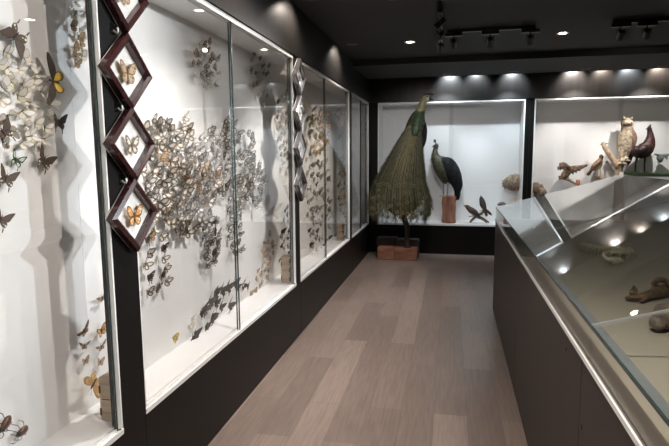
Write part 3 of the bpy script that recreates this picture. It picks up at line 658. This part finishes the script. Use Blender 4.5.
def px_size(e):
    d = (Vector((XB, e[1], e[2]))-Vector((0, 0, EYE))).dot(FWD); return e[4]/d
FLY.sort(key=px_size, reverse=True)
LIMIT = 284
for e in FLY[:LIMIT]:
    key, y, z, th, s, tx, ty, lab, grp = e
    o = bpy.data.objects.new('butterfly', rb.choice(simple_mesh(key))); COL.objects.link(o)
    o.matrix_world = pose((XB+PIN*s, y, z), th, tx, ty) @ Matrix.Scale(s, 4); tag(o, lab, 'butterfly', grp)
V = []; F = []; MI = []; mats = []
for key, y, z, th, s, tx, ty, lab, grp in FLY[LIMIT:]:
    me = rb.choice(simple_mesh(key)); T = pose((XB+PIN*s, y, z), th, tx, ty) @ Matrix.Scale(s, 4); o = len(V)
    V += [tuple(T @ v.co) for v in me.vertices]
    for p in me.polygons:
        F.append([i+o for i in p.vertices]); m = me.materials[p.material_index]
        if m not in mats: mats.append(m)
        MI.append(mats.index(m))
me = bpy.data.meshes.new('butterfly'); me.from_pydata(V, [], F); [me.materials.append(m) for m in mats]; me.polygons.foreach_set('material_index', MI)
o = bpy.data.objects.new('butterfly_swarm', me); COL.objects.link(o); o['kind'] = 'stuff'
tag(o, 'mass of the smallest, farthest butterflies on the boards of the wall cases', 'butterflies')

# the two bugs low in the nearest case, and the edge of a third
def bug(px, py, theta, size, label):
    c = at(px, py, 0, XB+.028); T = pose(c, theta) @ Matrix.Scale(size, 4)
    t = thing('bug', c, label, 'insect')
    def W(p): return T @ Vector(p)
    def lf(rs, mi): 
        m = MB(); m.loft([(*W(r[:3]), r[3]*size, r[4]*size) for r in rs], side=(0, 0, 1), seg=12); return m
    lf([(0, -1, 0, .05, .05), (0, -.8, .05, .36, .2), (0, -.3, .1, .5, .28), (0, .2, .1, .42, .28), (0, .32, .1, .3, .22)], 0).build('abdomen', 'bugb', t)
    lf([(0, .28, .1, .3, .24), (0, .45, .1, .36, .24), (0, .62, .08, .2, .18)], 0).build('thorax', 'bugd', t)
    lf([(0, .6, .06, .16, .14), (0, .72, .05, .16, .12), (0, .84, .04, .05, .05)], 0).build('head', 'bugd', t)
    for sg in (1, -1):
        MB().tube([W((sg*.08, .78, .05)), W((sg*.35, 1.1, .05)), W((sg*.7, 1.35, -.05))], .03*size, seg=5).build('antenna', 'bugd', t)
        for y0, y1, x1 in ((.5, .95, .8), (.15, .15, .95), (-.1, -.7, .85)):
            MB().tube([W((sg*.2, y0, 0)), W((sg*.55, (y0+y1)/2, .15)), W((sg*x1, y1, -.1)), W((sg*(x1+.1), y1+.08*(1 if y1 > 0 else -1), -.026/size*1.0))], .04*size, seg=5).build('leg', 'bugd', t)
bug(4, 425, 2.2, .036, 'brown shiny bug at the left photo edge, higher of the two bugs')
bug(21, 432, 1.7, .032, 'brown shiny bug with spread legs, right of the other bug')

# ------------------------------------------------------------------ birds
def bpt(px, py, Y, dy=0): q = at(px, py, 1, Y); return (q.x, q.y+dy, q.z)
def ppm(Y): return (Y*.98)/FOC          # metres per photo pixel around depth Y
def body(path, Y, m, parent, name='body', depth=.85, seg=14, wob=.03, sub=4):
    """path: (px, py, half width px[, dy])"""
    k = ppm(Y); R = []
    for p in path: R.append((*bpt(p[0], p[1], Y, p[3] if len(p) > 3 else 0), p[2]*k*depth, p[2]*k))
    return MB().loft(R, side=(0, 1, 0), seg=seg, wob=wob, sub=sub).build(name, m, parent)
def leg(pts, Y, r, m, parent, toes=True, dy=0, facing=1):
    k = ppm(Y); P = [bpt(x, y, Y, dy) for x, y in pts]; b = MB().tube(P, [r*k*1.5]+[r*k]*(len(P)-1), seg=7)
    if toes:
        e = Vector(P[-1])
        for a in (-.5, 0, .5, PI): b.tube([e, e+Vector((facing*math.cos(a)*3.2*k, math.sin(a)*3.2*k, -.4*k)), e+Vector((facing*math.cos(a)*4.2*k, math.sin(a)*4.2*k, -.9*k))], [r*k*.8, r*k*.6, r*k*.25], seg=6)
    return b.build('leg', m, parent)
def fan_feathers(root, tips, Y, hw, m, parent, name, thick=.006, dy=0, n=None):
    """feathers as slender lens-shaped blades from a root to each tip"""
    k = ppm(Y)
    for i, (x, y) in enumerate(tips):
        a = Vector(bpt(*root, Y, dy+.004*i)); e = Vector(bpt(x, y, Y, dy+.006*i))
        MB().loft([(*a, thick, hw*k*.5), (*(a.lerp(e, .4)), thick, hw*k), (*(a.lerp(e, .8)), thick, hw*k), (*e, thick*.4, hw*k*.15)], side=(0, 1, 0), seg=8, sub=2).build(name, m, parent)
def eye(px, py, Y, r, parent, dy):
    k = ppm(Y); c = bpt(px, py, Y, dy); MB().ball(c, r*k, seg=10, rng=6).build('eye', 'eye', parent)
def beak(a, b, r, Y, m, parent, dy=0):
    k = ppm(Y); MB().loft([(*bpt(*a, Y, dy), r*k, r*k), (*(Vector(bpt(*a, Y, dy)).lerp(Vector(bpt(*b, Y, dy)), .6)), r*k*.6, r*k*.6), (*bpt(*b, Y, dy), r*k*.08, r*k*.08)], side=(0, 1, 0), seg=8, sub=2).build('beak', m, parent)

# wooden blocks and perch post in front of the back wall
def wood_block(x0, x1, y0, y1, z0, z1, m, label):
    tag(MB().box((x0, y0, z0), (x1, y1, z1)).build('wooden_block', m, bevel=.008, mid=True), label, 'wooden block', 'blocks under the peacock')
YF = 8.02
xa, xm, xb = at(377.5, 254, 1, YF).x, at(394, 254, 1, YF).x, at(417, 254, 1, YF).x
zt = at(395, 248, 1, YF).z
wood_block(xa, xm-.003, YF, YF+.22, 0, zt, 'redwood', 'red-brown wooden block at the front left under the peacock')
wood_block(xm, xb, YF, YF+.22, 0, zt-.006, 'redwood', 'red-brown wooden block at the front right under the peacock')
xa2, xm2, xb2 = at(377, 242, 1, 8.3).x, at(397, 242, 1, 8.3).x, at(419, 242, 1, 8.3).x
wood_block(xa2, xm2-.004, 8.25, 8.44, 0, at(380, 237, 1, 8.3).z, 'darkwood', 'dark stained wooden block behind the red-brown blocks, near the corner')
wood_block(xm2, xb2, 8.25, 8.44, 0, at(400, 239, 1, 8.3).z, 'darkwood', 'dark stained wooden block behind the perch post of the peacock')
YP = 8.13
post = thing('perch_post', bpt(407, 248.3, YP), 'dark crooked perch post rising from the red-brown blocks under the peacock', 'post')
k = ppm(YP)
MB().loft([(*bpt(407.5, 248.3, YP), .05, .05), (*bpt(407, 238, YP), .038, .040), (*bpt(407, 228, YP), .040, .042), (*bpt(404, 217, YP), .040, .045), (*bpt(402, 205, YP), .035, .038), (*bpt(402, 196, YP), .03, .03)], side=(0, 1, 0), wob=.06).build('trunk', 'darkwood', post)

# tall peacock with hanging train
pk = thing('peacock', bpt(406, 196, YP), 'tall green peacock with a long hanging eyespot train, on a post before the back wall', 'bird')
body([(404, 168, 10), (408, 152, 9.5), (412.5, 138, 9.5), (415.4, 127, 9.6), (417.9, 117.5, 7.4), (421, 110.5, 4.1), (422.4, 104, 3.3), (424, 99.5, 3.1), (426.5, 97, 3.4), (429, 97, 2.6), (430.5, 97.4, 1.2)], YP, 'pf_body', pk, wob=.02)
body([(419, 114.5, 5.0), (420.8, 109.5, 4.3), (422.4, 104, 3.6), (424.2, 99.8, 3.4), (426.2, 97.4, 3.6), (427.4, 97.3, 3.1)], YP, 'pf_pale', pk, 'neck_plumage', wob=.04)
body([(410, 150, 7.5, .02), (411, 138, 8, .02), (412.5, 127, 6.6, .02), (415, 119, 2.6, .02)], YP, 'pf_wing', pk, 'wing', seg=12)
body([(419.5, 148, 4), (421.5, 138, 5.2), (421.5, 126, 5), (420, 117, 2)], YP, 'pf_wing', pk, 'wing', seg=12)
body([(414.5, 136, 3.6, -.12), (416.5, 127, 4.6, -.11), (418.6, 117.5, 3.4, -.06), (420.6, 111, 2, -.02)], YP, 'pf_back', pk, 'back_plumage', seg=12, wob=.05)
body([(426.8, 98.2, 2.8, -.035), (429.2, 98.2, 2.5, -.03)], YP, 'facewhite', pk, 'face', sub=2)
beak((430, 97.8), (433.8, 100), 1.2, YP, 'beak', pk); eye(427.8, 97, YP, .7, pk, -.075)
for x, y in ((429, 93.5), (431.5, 93.4), (433.5, 94.2)):
    a, e = Vector(bpt(426.3, 95, YP)), Vector(bpt(x, y, YP))
    MB().loft([(*a, .004, .004), (*a.lerp(e, .55), .004, .004), (*a.lerp(e, .8), .006, .012), (*e, .003, .005)], side=(0, 1, 0), seg=6, sub=2).build('crest_feather', 'pf_wing', pk)
leg([(402, 176), (401, 190), (403, 197)], YP, .9, 'leg_grey', pk); leg([(408, 176), (408, 190), (404, 196)], YP, .9, 'leg_grey', pk, dy=-.02)
# train: core body and feathers hanging along a widening cone
rt = random.Random(5)
tcore = body([(414, 128, 5, -.04), (411, 142, 9, -.02), (406, 160, 15, -.02), (402.5, 180, 21, -.02), (401, 198, 22, -.02), (401, 208, 16, -.02), (401, 215, 7, -.02)], YP, 'tr2', pk, 'train', depth=.5, seg=20, wob=.05)
def train_feather(u, Ln, back=False):
    """u in -1..1 across the train; hangs from the rump to the ragged hem"""
    sgn = 1 if back else -1
    def P(t):
        cx = 415 - 14.5*min(1, t/.6)**.9; hw = 5 + 25.5*min(1, t/.8)**.9
        if t > .88: hw -= (t-.88)*30
        px = cx + u*hw; py = 124 + 96*t
        rad = (hw*.62*k+.03)*math.sqrt(max(0, 1-u*u))
        return Vector(bpt(px, py, YP, sgn*rad - .02 + (0 if back else -.02)))
    m = MB(); N = 9
    pts = [P(Ln*i/N*1.0 if i else .02) for i in range(N+1)]
    m.tube([tuple(p) for p in pts], [.0045]*(N)+[.002], 1, seg=4)
    for i in range(3, N*6):
        t = i/(N*6); p = P(Ln*t); d = (P(min(1.05, Ln*(t+.03)))-p).normalized(); sidev = Vector((1, 0, 0)) - d*d.x
        w = (.028+.05*t)*(1 if t < .93 else .7)
        for sg in (1, -1):
            q = p + sidev*sg*w*rt.uniform(.5, 1) + d*w*rt.uniform(.9, 1.6) + Vector((0, rt.uniform(-.012, .012), 0))
            a, b = p - d*.007, p + d*.007
            m.add([a, b, q, a+Vector((0, .004, 0)), b+Vector((0, .004, 0))], [(0, 1, 2), (3, 2, 4), (0, 2, 3), (1, 4, 2), (0, 3, 4, 1)], 0)
    o = m.build('train_feather', [rt.choice(['tr1', 'tr1', 'tr2']), 'tr3'], pk)
    if Ln < .98 and not back:
        c = P(Ln*.97); e = MB(); 
        for rx, rz, off, mi in ((.024, .028, 0, 0), (.012, .015, -.006, 1)):
            e.add([(c.x+rx*math.cos(2*PI*i/12), c.y-.022+off, c.z+rz*math.sin(2*PI*i/12)) for i in range(12)]+[(c.x+rx*math.cos(2*PI*i/12), c.y-.014+off, c.z+rz*math.sin(2*PI*i/12)) for i in range(12)], [tuple(range(12)), tuple(range(23, 11, -1))]+[(i, i+12, (i+1) % 12+12, (i+1) % 12) for i in range(12)], mi)
        e.build('eyespot', ['eyeA', 'eyeB'], o)
for i in range(86):
    lay = i % 6
    u = (-1+2*((i*.618) % 1)) if i % 4 else rt.choice((-1, 1))*rt.uniform(.8, 1)
    train_feather(u, [1.02, 1.0, .95, .88, .78, .66][lay]*rt.uniform(.93, 1.02), back=(i % 9 == 0))

# peahen on the red stump
YH = 8.87
st = thing('stump', bpt(448.5, 222, YH), 'rust-red upright stump under the peahen', 'stump')
z0 = SILL+.001; x = bpt(448.5, 222, YH)[0]
MB().loft([(x, YH, z0, .125, .118), (x+.004, YH, z0+.15, .115, .108), (x, YH, z0+.32, .118, .112), (x+.01, YH, bpt(449, 195.5, YH)[2], .112, .108)], side=(0, 1, 0), seg=18, wob=.05, sub=3).build('trunk', 'stump', st)
hn = thing('peahen', bpt(446, 195, YH), 'dark slender peahen with a small crest, standing on the rust-red stump', 'bird')
body([(452, 181, 4), (449, 178, 8), (444, 169, 9.5), (439, 162, 7.5), (435.5, 157, 4.6), (435, 151, 2.6), (436, 147.5, 2.2), (436.2, 145.5, 2.3), (434.6, 144.8, 1.4)], YH, 'pf_hen', hn)
body([(456.5, 196, 1.5, -.02), (457.5, 186, 5, -.03), (453, 174, 7.8, -.05), (447.5, 164, 7, -.05), (441, 160.5, 3.5, -.03)], YH, 'pf_wing', hn, 'wing', depth=.9)
fan_feathers((456, 184), ((457, 200.5), (458.5, 200), (459.5, 197), (460, 193)), YH, 2.0, 'pf_wing', hn, 'tail_feather')
beak((434.6, 145.4), (431.8, 147.2), .9, YH, 'beak', hn); eye(435.4, 145.2, YH, .5, hn, -.045)
for x, y in ((434.2, 139.5), (435.3, 139.6), (433.6, 141.2)):
    a, e = Vector(bpt(436, 143.5, YH)), Vector(bpt(x, y, YH)); MB().loft([(*a, .004, .004), (*a.lerp(e, .6), .005, .005), (*a.lerp(e, .85), .010, .016), (*e, .003, .005)], side=(0, 1, 0), seg=6, sub=2).build('crest_feather', 'pf_wing', hn)
leg([(443, 177), (443.5, 187), (443.5, 195.2)], YH, .9, 'leg_grey', hn, facing=-1); leg([(448, 179), (447.6, 187), (447.2, 195.2)], YH, .9, 'leg_grey', hn, dy=-.05, facing=-1)

# two small dark birds on forked driftwood
dw = thing('driftwood', bpt(479, 222, YH), 'forked brown driftwood on the case floor under two small dark birds', 'driftwood')
for pts, r in ((((470, 222.3), (474, 218), (480, 214), (484, 212)), (1.2, 1.5, 1.6, .8)), (((487, 222.6), (482, 218.5), (476, 216), (473, 211)), (1.0, 1.6, 1.5, .8)), (((478, 216), (484, 219), (489, 222.5)), (1.3, 1.2, .7)), (((481, 215), (483.5, 210), (483.5, 206)), (1.3, 1, .7))):
    MB().tube([bpt(*p, YH) for p in pts], [q*k for q in r], sub=3, seg=9).build('branch', 'bark', dw)
b = thing('small_bird', bpt(471, 213, YH), 'dark small bird leaning forward on the driftwood, farther left', 'bird', None)
body([(478, 215.5, 1), (475.5, 213, 2.8), (471.5, 210.5, 3.2), (468.5, 208, 2.4), (466.6, 206.4, 1.9), (465.6, 205.8, 1)], YH, 'crowbrown', b)
body([(480.5, 217, .6, -.05), (476, 213, 2.0, -.05), (472, 210, 1.8, -.05)], YH, 'crow', b, 'wing'); beak((465.6, 206), (463.4, 205.6), .8, YH, 'beak', b)
leg([(472.5, 212), (473, 216)], YH, .45, 'leg_dark', b, facing=-1)
b = thing('small_bird', bpt(483.5, 206, YH), 'dark small upright bird perched on the taller prong of the driftwood', 'bird', None)
body([(483, 209, 1), (483, 205.5, 3), (482, 201, 2.7), (481.3, 198.3, 1.9), (481.2, 196.6, 1.2)], YH, 'crow', b)
body([(486, 216, .6, -.05), (484.8, 210, 1.7, -.05), (483.6, 203, 2, -.05)], YH, 'crowbrown', b, 'wing'); fan_feathers((484, 208), ((487.2, 216.5), (492, 215.4)), YH, 1.2, 'crow', b, 'tail_feather'); beak((481.3, 197), (480.4, 195), .7, YH, 'beak', b)
leg([(482.6, 207), (483.3, 210.5)], YH, .45, 'leg_dark', b)

# round scaly specimen and the small domes beneath it
YW = 9.0
sp = thing('scaly_specimen', bpt(513, 182.6, YW), 'round mottled brown scaly specimen with a ragged left end, beside the black post', 'specimen')
body([(502.5, 184, 1.5), (505, 183.5, 4.2), (509.5, 183, 7), (515, 182.5, 8.3), (520, 183, 7.6), (523, 184, 4)], YW, 'shellbrown', sp, 'shell', depth=.9, seg=18, wob=.07)
for i, (x, y) in enumerate([(502, 180.5), (501.5, 183.5), (502, 187), (504, 189.5), (504.5, 178.8), (507, 176.7), (511, 174.7)]):
    a = Vector(bpt(506, 183, YW)); e = Vector(bpt(x, y, YW, -.03*(i % 2))); MB().tube([a, a.lerp(e, .6), e], [.03, .02, .004], seg=6).build('spine', 'shellbrown', sp)
MB().tube([bpt(515, 184, YW), (bpt(515, 184, YW)[0], YBB-.001, bpt(515, 184, YW)[2])], .02).build('bracket', 'black_metal', sp)
YQ = 8.85
c = bpt(502, 204, YQ); pd = tag(MB().box((c[0]-.055, YQ-.12, SILL+.001), (c[0]+.40, YQ+.2, bpt(502, 206, YQ)[2])).build('plinth', 'white', bevel=.004, mid=True), 'white plinth hidden behind the far end of the counter', 'plinth')
zt = bpt(502, 206, YQ)[2]+.0015
d = thing('shell_specimen', (c[0], YQ, zt), 'small dark domed shell low in the peacock case by the counter tip', 'specimen'); MB().ball((c[0], YQ, zt+.03), (.062, .06, .034), wob=.03).build('shell', 'greyspec', d); MB().ball((c[0]-.055, YQ-.02, zt+.022), (.02, .02, .02)).build('head', 'greyspec', d)
d = thing('shell_specimen', (c[0]+.27, YQ, zt), 'sandy domed specimen right under the round scaly one', 'specimen'); x = c[0]+.27
MB().ball((x, YQ, zt+.062), (.09, .09, .064), wob=.08).build('shell', 'drift', d); MB().ball((x-.075, YQ-.03, zt+.03), (.035, .03, .03), wob=.05).build('lobe', 'drift', d)

# owl case: lump, eagle, small raptor, owl, rooster, small grey bird
sp = thing('knobbly_specimen', bpt(539, 196, YW), 'knobbly brown and tan specimen low beside the black post in the owl case', 'specimen')
body([(532.5, 193, 2), (534, 190, 6.5), (538, 190.5, 6.8), (542, 192, 4.5), (546, 194, 2)], YW, 'brownspec', sp, 'body', seg=14, wob=.14); body([(538, 188.5, 2, -.13), (541, 191.5, 3.6, -.14), (544, 193.5, 2, -.13)], YW, 'shellbrown', sp, 'lobe', wob=.1)
MB().tube([bpt(539, 191, YW), (bpt(539, 191, YW)[0], YBB-.001, bpt(539, 191, YW)[2])], .02).build('bracket', 'black_metal', sp)
eb = thing('branch_perch', bpt(573, 184, YW), 'slanting brown branch on the white wall under the spread-winged raptor', 'branch')
MB().tube([bpt(558.5, 176.2, YW), bpt(563, 178.5, YW), bpt(569, 180.3, YW), bpt(576, 184, YW, -.03)], [.012, .02, .019, .013], sub=3).build('branch', 'bark', eb)
MB().tube([bpt(577.6, 179.5, YW, -.03), bpt(577.4, 183, YW, -.03), bpt(576.6, 185.4, YW, -.03)], [.026, .033, .03], sub=3).build('knot', 'stump', eb)
MB().tube([bpt(564, 179, YW), (bpt(564, 179, YW)[0], YBB-.001, bpt(564, 179, YW)[2])], .012).build('bracket', 'black_metal', eb)
ea = thing('raptor', bpt(566, 178, YW), 'brown raptor with outspread wings landing on the slanting branch', 'bird')
body([(561, 178, 1), (563.5, 176, 3.2, -.01), (566.5, 172.5, 3.6, -.02), (568, 169, 2.4, -.05), (567.3, 166.8, 1.8, -.08), (566, 166.3, 1, -.1)], YW, 'hawk', ea, wob=.05)
def wing_blade(pts, hw, Y, m, parent, tips, dy0=0, dy1=-.1):
    n = len(pts); R = [(*bpt(x, y, Y, dy0+(dy1-dy0)*i/(n-1)), .016, w*ppm(Y)) for i, ((x, y), w) in enumerate(zip(pts, hw))]
    o = MB().loft(R, side=(0, 1, 0), seg=10).build('wing', m, parent)
    for (a, e, t) in tips:
        A, E2 = Vector(bpt(*a, Y, dy0+(dy1-dy0)*t)), Vector(bpt(*e, Y, dy0+(dy1-dy0)*t-.008))
        MB().loft([(*A, .006, .016), (*A.lerp(E2, .6), .006, .02), (*E2, .003, .004)], side=(0, 1, 0), seg=7, sub=2).build('flight_feather', m, o)
wing_blade([(567, 168.5), (563, 165.5), (558.5, 165.5)], (3, 3.4, 2.6), YW, 'hawk', ea, [((557.5, 166), (557, 170), 1), ((559.5, 166), (559.5, 170.2), .8), ((562, 166), (562, 169.5), .6), ((564, 167), (564.5, 170.5), .3)])
wing_blade([(568, 170.5), (573, 169), (579, 167.4), (586, 164.6)], (3.2, 3.4, 2.4, .8), YW, 'hawk', ea, [((571, 170), (573, 174.5), .2), ((574, 169), (576, 173), .4), ((577, 168.5), (579.5, 171), .6), ((580, 167), (586.5, 165), .8)])
fan_feathers((563, 176), ((558.8, 177.6), (559, 179.5)), YW, 1.2, 'hawk', ea, 'tail_feather'); beak((566, 166.4), (564.8, 167.4), .8, YW, 'beak', ea, -.1); eye(566.6, 166.4, YW, .4, ea, -.11)
leg([(565, 175.5), (565.4, 178.2)], YW, .5, 'leg_yel', ea, facing=-1); leg([(568, 175), (568.4, 179)], YW, .5, 'leg_yel', ea, facing=-1)
rp = thing('knob_perch', bpt(598, 179, YW), 'small knotted grey perch on the wall under the standing raptor', 'perch')
MB().ball(bpt(597.8, 177.6, YW), (.035, .035, .032), wob=.12).build('knob', 'bark', rp); MB().tube([bpt(597.8, 177.6, YW), (bpt(597.8, 177.6, YW)[0], YBB-.001, bpt(597.8, 177.6, YW)[2])], .012).build('bracket', 'black_metal', rp)
ra = thing('raptor', bpt(598, 176, YW), 'brown buff-breasted raptor standing on a small knotted perch', 'bird')
body([(591, 170, 1.2), (594, 168, 3.2), (597.5, 164.8, 4), (600, 161, 3), (601, 158.2, 2), (601.5, 156.4, 1.9), (602.4, 156, 1)], YW, 'hawkpale', ra, wob=.04)
body([(588.5, 172, .8, -.05), (593, 166, 2.2, -.07), (597.5, 161.5, 2.3, -.07), (600, 159, 1.2, -.05)], YW, 'hawk', ra, 'wing'); body([(601, 158.5, 1.4, -.02), (601.2, 156, 1.9, -.02), (602, 155, .9, -.02)], YW, 'hawk', ra, 'hood')
fan_feathers((592, 169.5), ((586.8, 175.2), (588, 176)), YW, 1.2, 'hawk', ra, 'tail_feather'); beak((602.6, 156.4), (604, 157.2), .7, YW, 'beak', ra); eye(602, 156, YW, .35, ra, -.05)
leg([(597, 169), (598, 173), (597, 176)], YW, .45, 'leg_yel', ra); leg([(599.5, 168), (600, 172), (600, 175.5)], YW, .45, 'leg_yel', ra, dy=-.02)
ot = thing('forked_tree_stump', bpt(619, 185, YH), 'forked pale driftwood trunk carrying the owl', 'tree stump')
zb = SILL+.001; bx = bpt(620, 185, YH)[0]
MB().loft([(bx, YH, zb, .11, .11), (bx, YH, zb+.3, .08, .08), (*bpt(618.5, 174, YH), .05, .054), (*bpt(620, 164, YH), .06, .064), (*bpt(623.5, 157, YH), .06, .06), (*bpt(625.5, 154, YH), .045, .045)], side=(0, 1, 0), seg=14, wob=.07, sub=3).build('trunk', 'drift', ot)
MB().tube([bpt(618.5, 169, YH), bpt(612, 158, YH), bpt(605, 148, YH), bpt(602.5, 142, YH)], [.05, .042, .036, .022], sub=3, seg=9).build('branch', 'drift', ot)
MB().tube([bpt(600.3, 144.6, YH), bpt(604, 143.8, YH), bpt(609, 143.2, YH)], [.008, .013, .005], sub=2).build('twig', 'drift', ot)
MB().box((bpt(617.8, 176, YH)[0], YH-.085, bpt(617, 178.5, YH)[2]), (bpt(621.5, 176, YH)[0], YH-.080, bpt(617, 172, YH)[2])).build('tag_card', 'white', ot)
ow = thing('owl', bpt(624, 157, YH), 'tall tawny owl with pointed ear tufts on the forked pale trunk', 'bird')
body([(620.5, 165, 2.4), (622.5, 157, 4.4), (625.5, 146, 6.2), (627, 136, 6.2), (627.2, 128, 5.2), (627, 123.5, 5.0), (626.8, 120, 4.2), (626.8, 118, 2.0)], YH, 'owl', ow, wob=.07, seg=16)
body([(619, 154, 1), (619.6, 145, 2.2), (621, 136, 2.8), (622.6, 130, 1.4)], YH, 'owl', ow, 'wing'); body([(630, 152, 1, -.04), (632.6, 143, 2.2, -.05), (632.8, 136, 2.6, -.05), (631.2, 130, 1.4, -.04)], YH, 'hawk', ow, 'wing')
body([(624.6, 125, 1, -.075), (624.8, 123.2, 2.1, -.08), (625, 121.2, 1, -.07)], YH, 'owlpale', ow, 'facial_disc', sub=2); body([(629.4, 125, 1, -.075), (629.2, 123.2, 2.1, -.08), (629, 121.2, 1, -.07)], YH, 'owlpale', ow, 'facial_disc', sub=2)
for x, s in ((624.9, 1), (629.2, 1)): eye(x, 123, YH, .6, ow, -.108)
beak((627, 123.6), (627, 126), .6, YH, 'beak', ow, -.095)
for a, e in (((624.4, 120), (622.8, 115.6)), ((630, 120), (632.4, 116.6))):
    MB().tube([bpt(*a, YH, -.02), bpt(*e, YH, -.03)], [.028, .004], seg=7).build('ear_tuft', 'owl', ow)
fan_feathers((622, 156), ((618.5, 168), (621, 171), (623, 168)), YH, 1.6, 'owl', ow, 'tail_feather', dy=.09)
leg([(621.5, 158), (620.5, 163)], YH, 1.2, 'owlpale', ow, dy=-.07); leg([(625.5, 157), (624, 160)], YH, 1.2, 'owlpale', ow, dy=-.07)
# turf platform and rooster
xL, xR = bpt(623, 172.5, YH)[0], 3.55
zt = bpt(640, 172.6, YH)[2]
pl = thing('turf_platform', ((xL+xR)/2, YH, SILL), 'low platform with dark green turf on top under the red rooster', 'platform')
MB().box((xL+.03, YH-.2, SILL+.001), (xR, YH+.2, zt-.055)).build('plinth', 'white', pl)
tf = MB(); nx, ny = 34, 8; v = []; 
for i in range(nx+1):
    for j in range(ny+1): v.append((xL+(xR-xL)*i/nx, YH-.2+.4*j/ny, zt-.012*(i > 12)+rt.uniform(-.008, .004)))
o = len(v); v += [(x, y, zt-.05) for x, y, z in v]
f = [(i*(ny+1)+j, (i+1)*(ny+1)+j, (i+1)*(ny+1)+j+1, i*(ny+1)+j+1) for i in range(nx) for j in range(ny)]
f += [(i*(ny+1), i*(ny+1)+o, (i+1)*(ny+1)+o, (i+1)*(ny+1)) for i in range(nx)] + [(j, j+1, j+1+o, j+o) for j in range(ny)]
tf.add(v, f); tf.build('turf', 'turf', pl)
ro = thing('rooster', bpt(639, 172.4, YH), 'dark red rooster with upright head and drooping black tail, on green turf', 'bird')
body([(630.5, 150, 1.5), (633.5, 150.5, 4.2), (638.5, 151.5, 6.2), (643.5, 150.3, 7.2), (647.6, 146.5, 6.2), (649.8, 141, 4.5), (650.3, 135.5, 3.0), (649.8, 131, 2.2), (649, 128.3, 2.1), (647.6, 127.8, 1.3)], YH, 'rooster', ro, wob=.04)
body([(630, 155, 1, -.08), (635, 152.5, 3.6, -.12), (641, 149.5, 4.4, -.13), (646, 147, 2, -.1)], YH, 'roosterdark', ro, 'wing')
fan_feathers((634, 150), ((627, 158), (625.6, 163.5), (628, 165.5), (630, 161), (631.5, 158)), YH, 1.5, 'roosterdark', ro, 'tail_feather')
fan_feathers((633, 150), ((629.3, 147.5), (627.5, 151), (626.5, 155)), YH, 2.0, 'roosterdark', ro, 'tail_feather')
for x, y in ((648.4, 126.4), (649.6, 125.2), (651, 124.4)): MB().loft([(*bpt(649, 128, YH), .006, .02), (*bpt(x, y, YH), .003, .008)], side=(0, 1, 0), seg=7, sub=2).build('comb_point', 'rooster', ro)
beak((647.6, 128.4), (645.6, 129.4), .8, YH, 'beak', ro); eye(648.6, 128.6, YH, .45, ro, -.04)
leg([(637, 157), (635.6, 164), (635.4, 171.6)], YH, .75, 'leg_dark', ro, facing=-1); leg([(644, 157), (643.4, 164), (643.2, 171.8)], YH, .75, 'leg_dark', ro, dy=-.05, facing=-1)
gb = thing('small_bird', bpt(661, 158, YW), 'small grey-green bird with level spread wings, on the wall beside the rooster', 'bird')
body([(661, 162.5, .8), (660.5, 159.5, 2.6), (660.5, 157, 2.6), (660.8, 154.8, 1.4)], YW, 'greybird', gb); wing_blade([(660.5, 156.2), (657, 155.2), (652.5, 154)], (1.6, 1.4, .5), YW, 'greybird', gb, [((657, 155.5), (655, 159.5), .6), ((659, 156), (657.5, 161), .4)]); wing_blade([(661, 156), (665, 155), (669.5, 154)], (1.6, 1.4, .5), YW, 'greybird', gb, [((664, 155.5), (666, 159.5), .4)])
MB().tube([bpt(660.5, 158, YW), (bpt(660.5, 158, YW)[0], YBB-.001, bpt(660.5, 158, YW)[2])], .01).build('bracket', 'black_metal', gb)
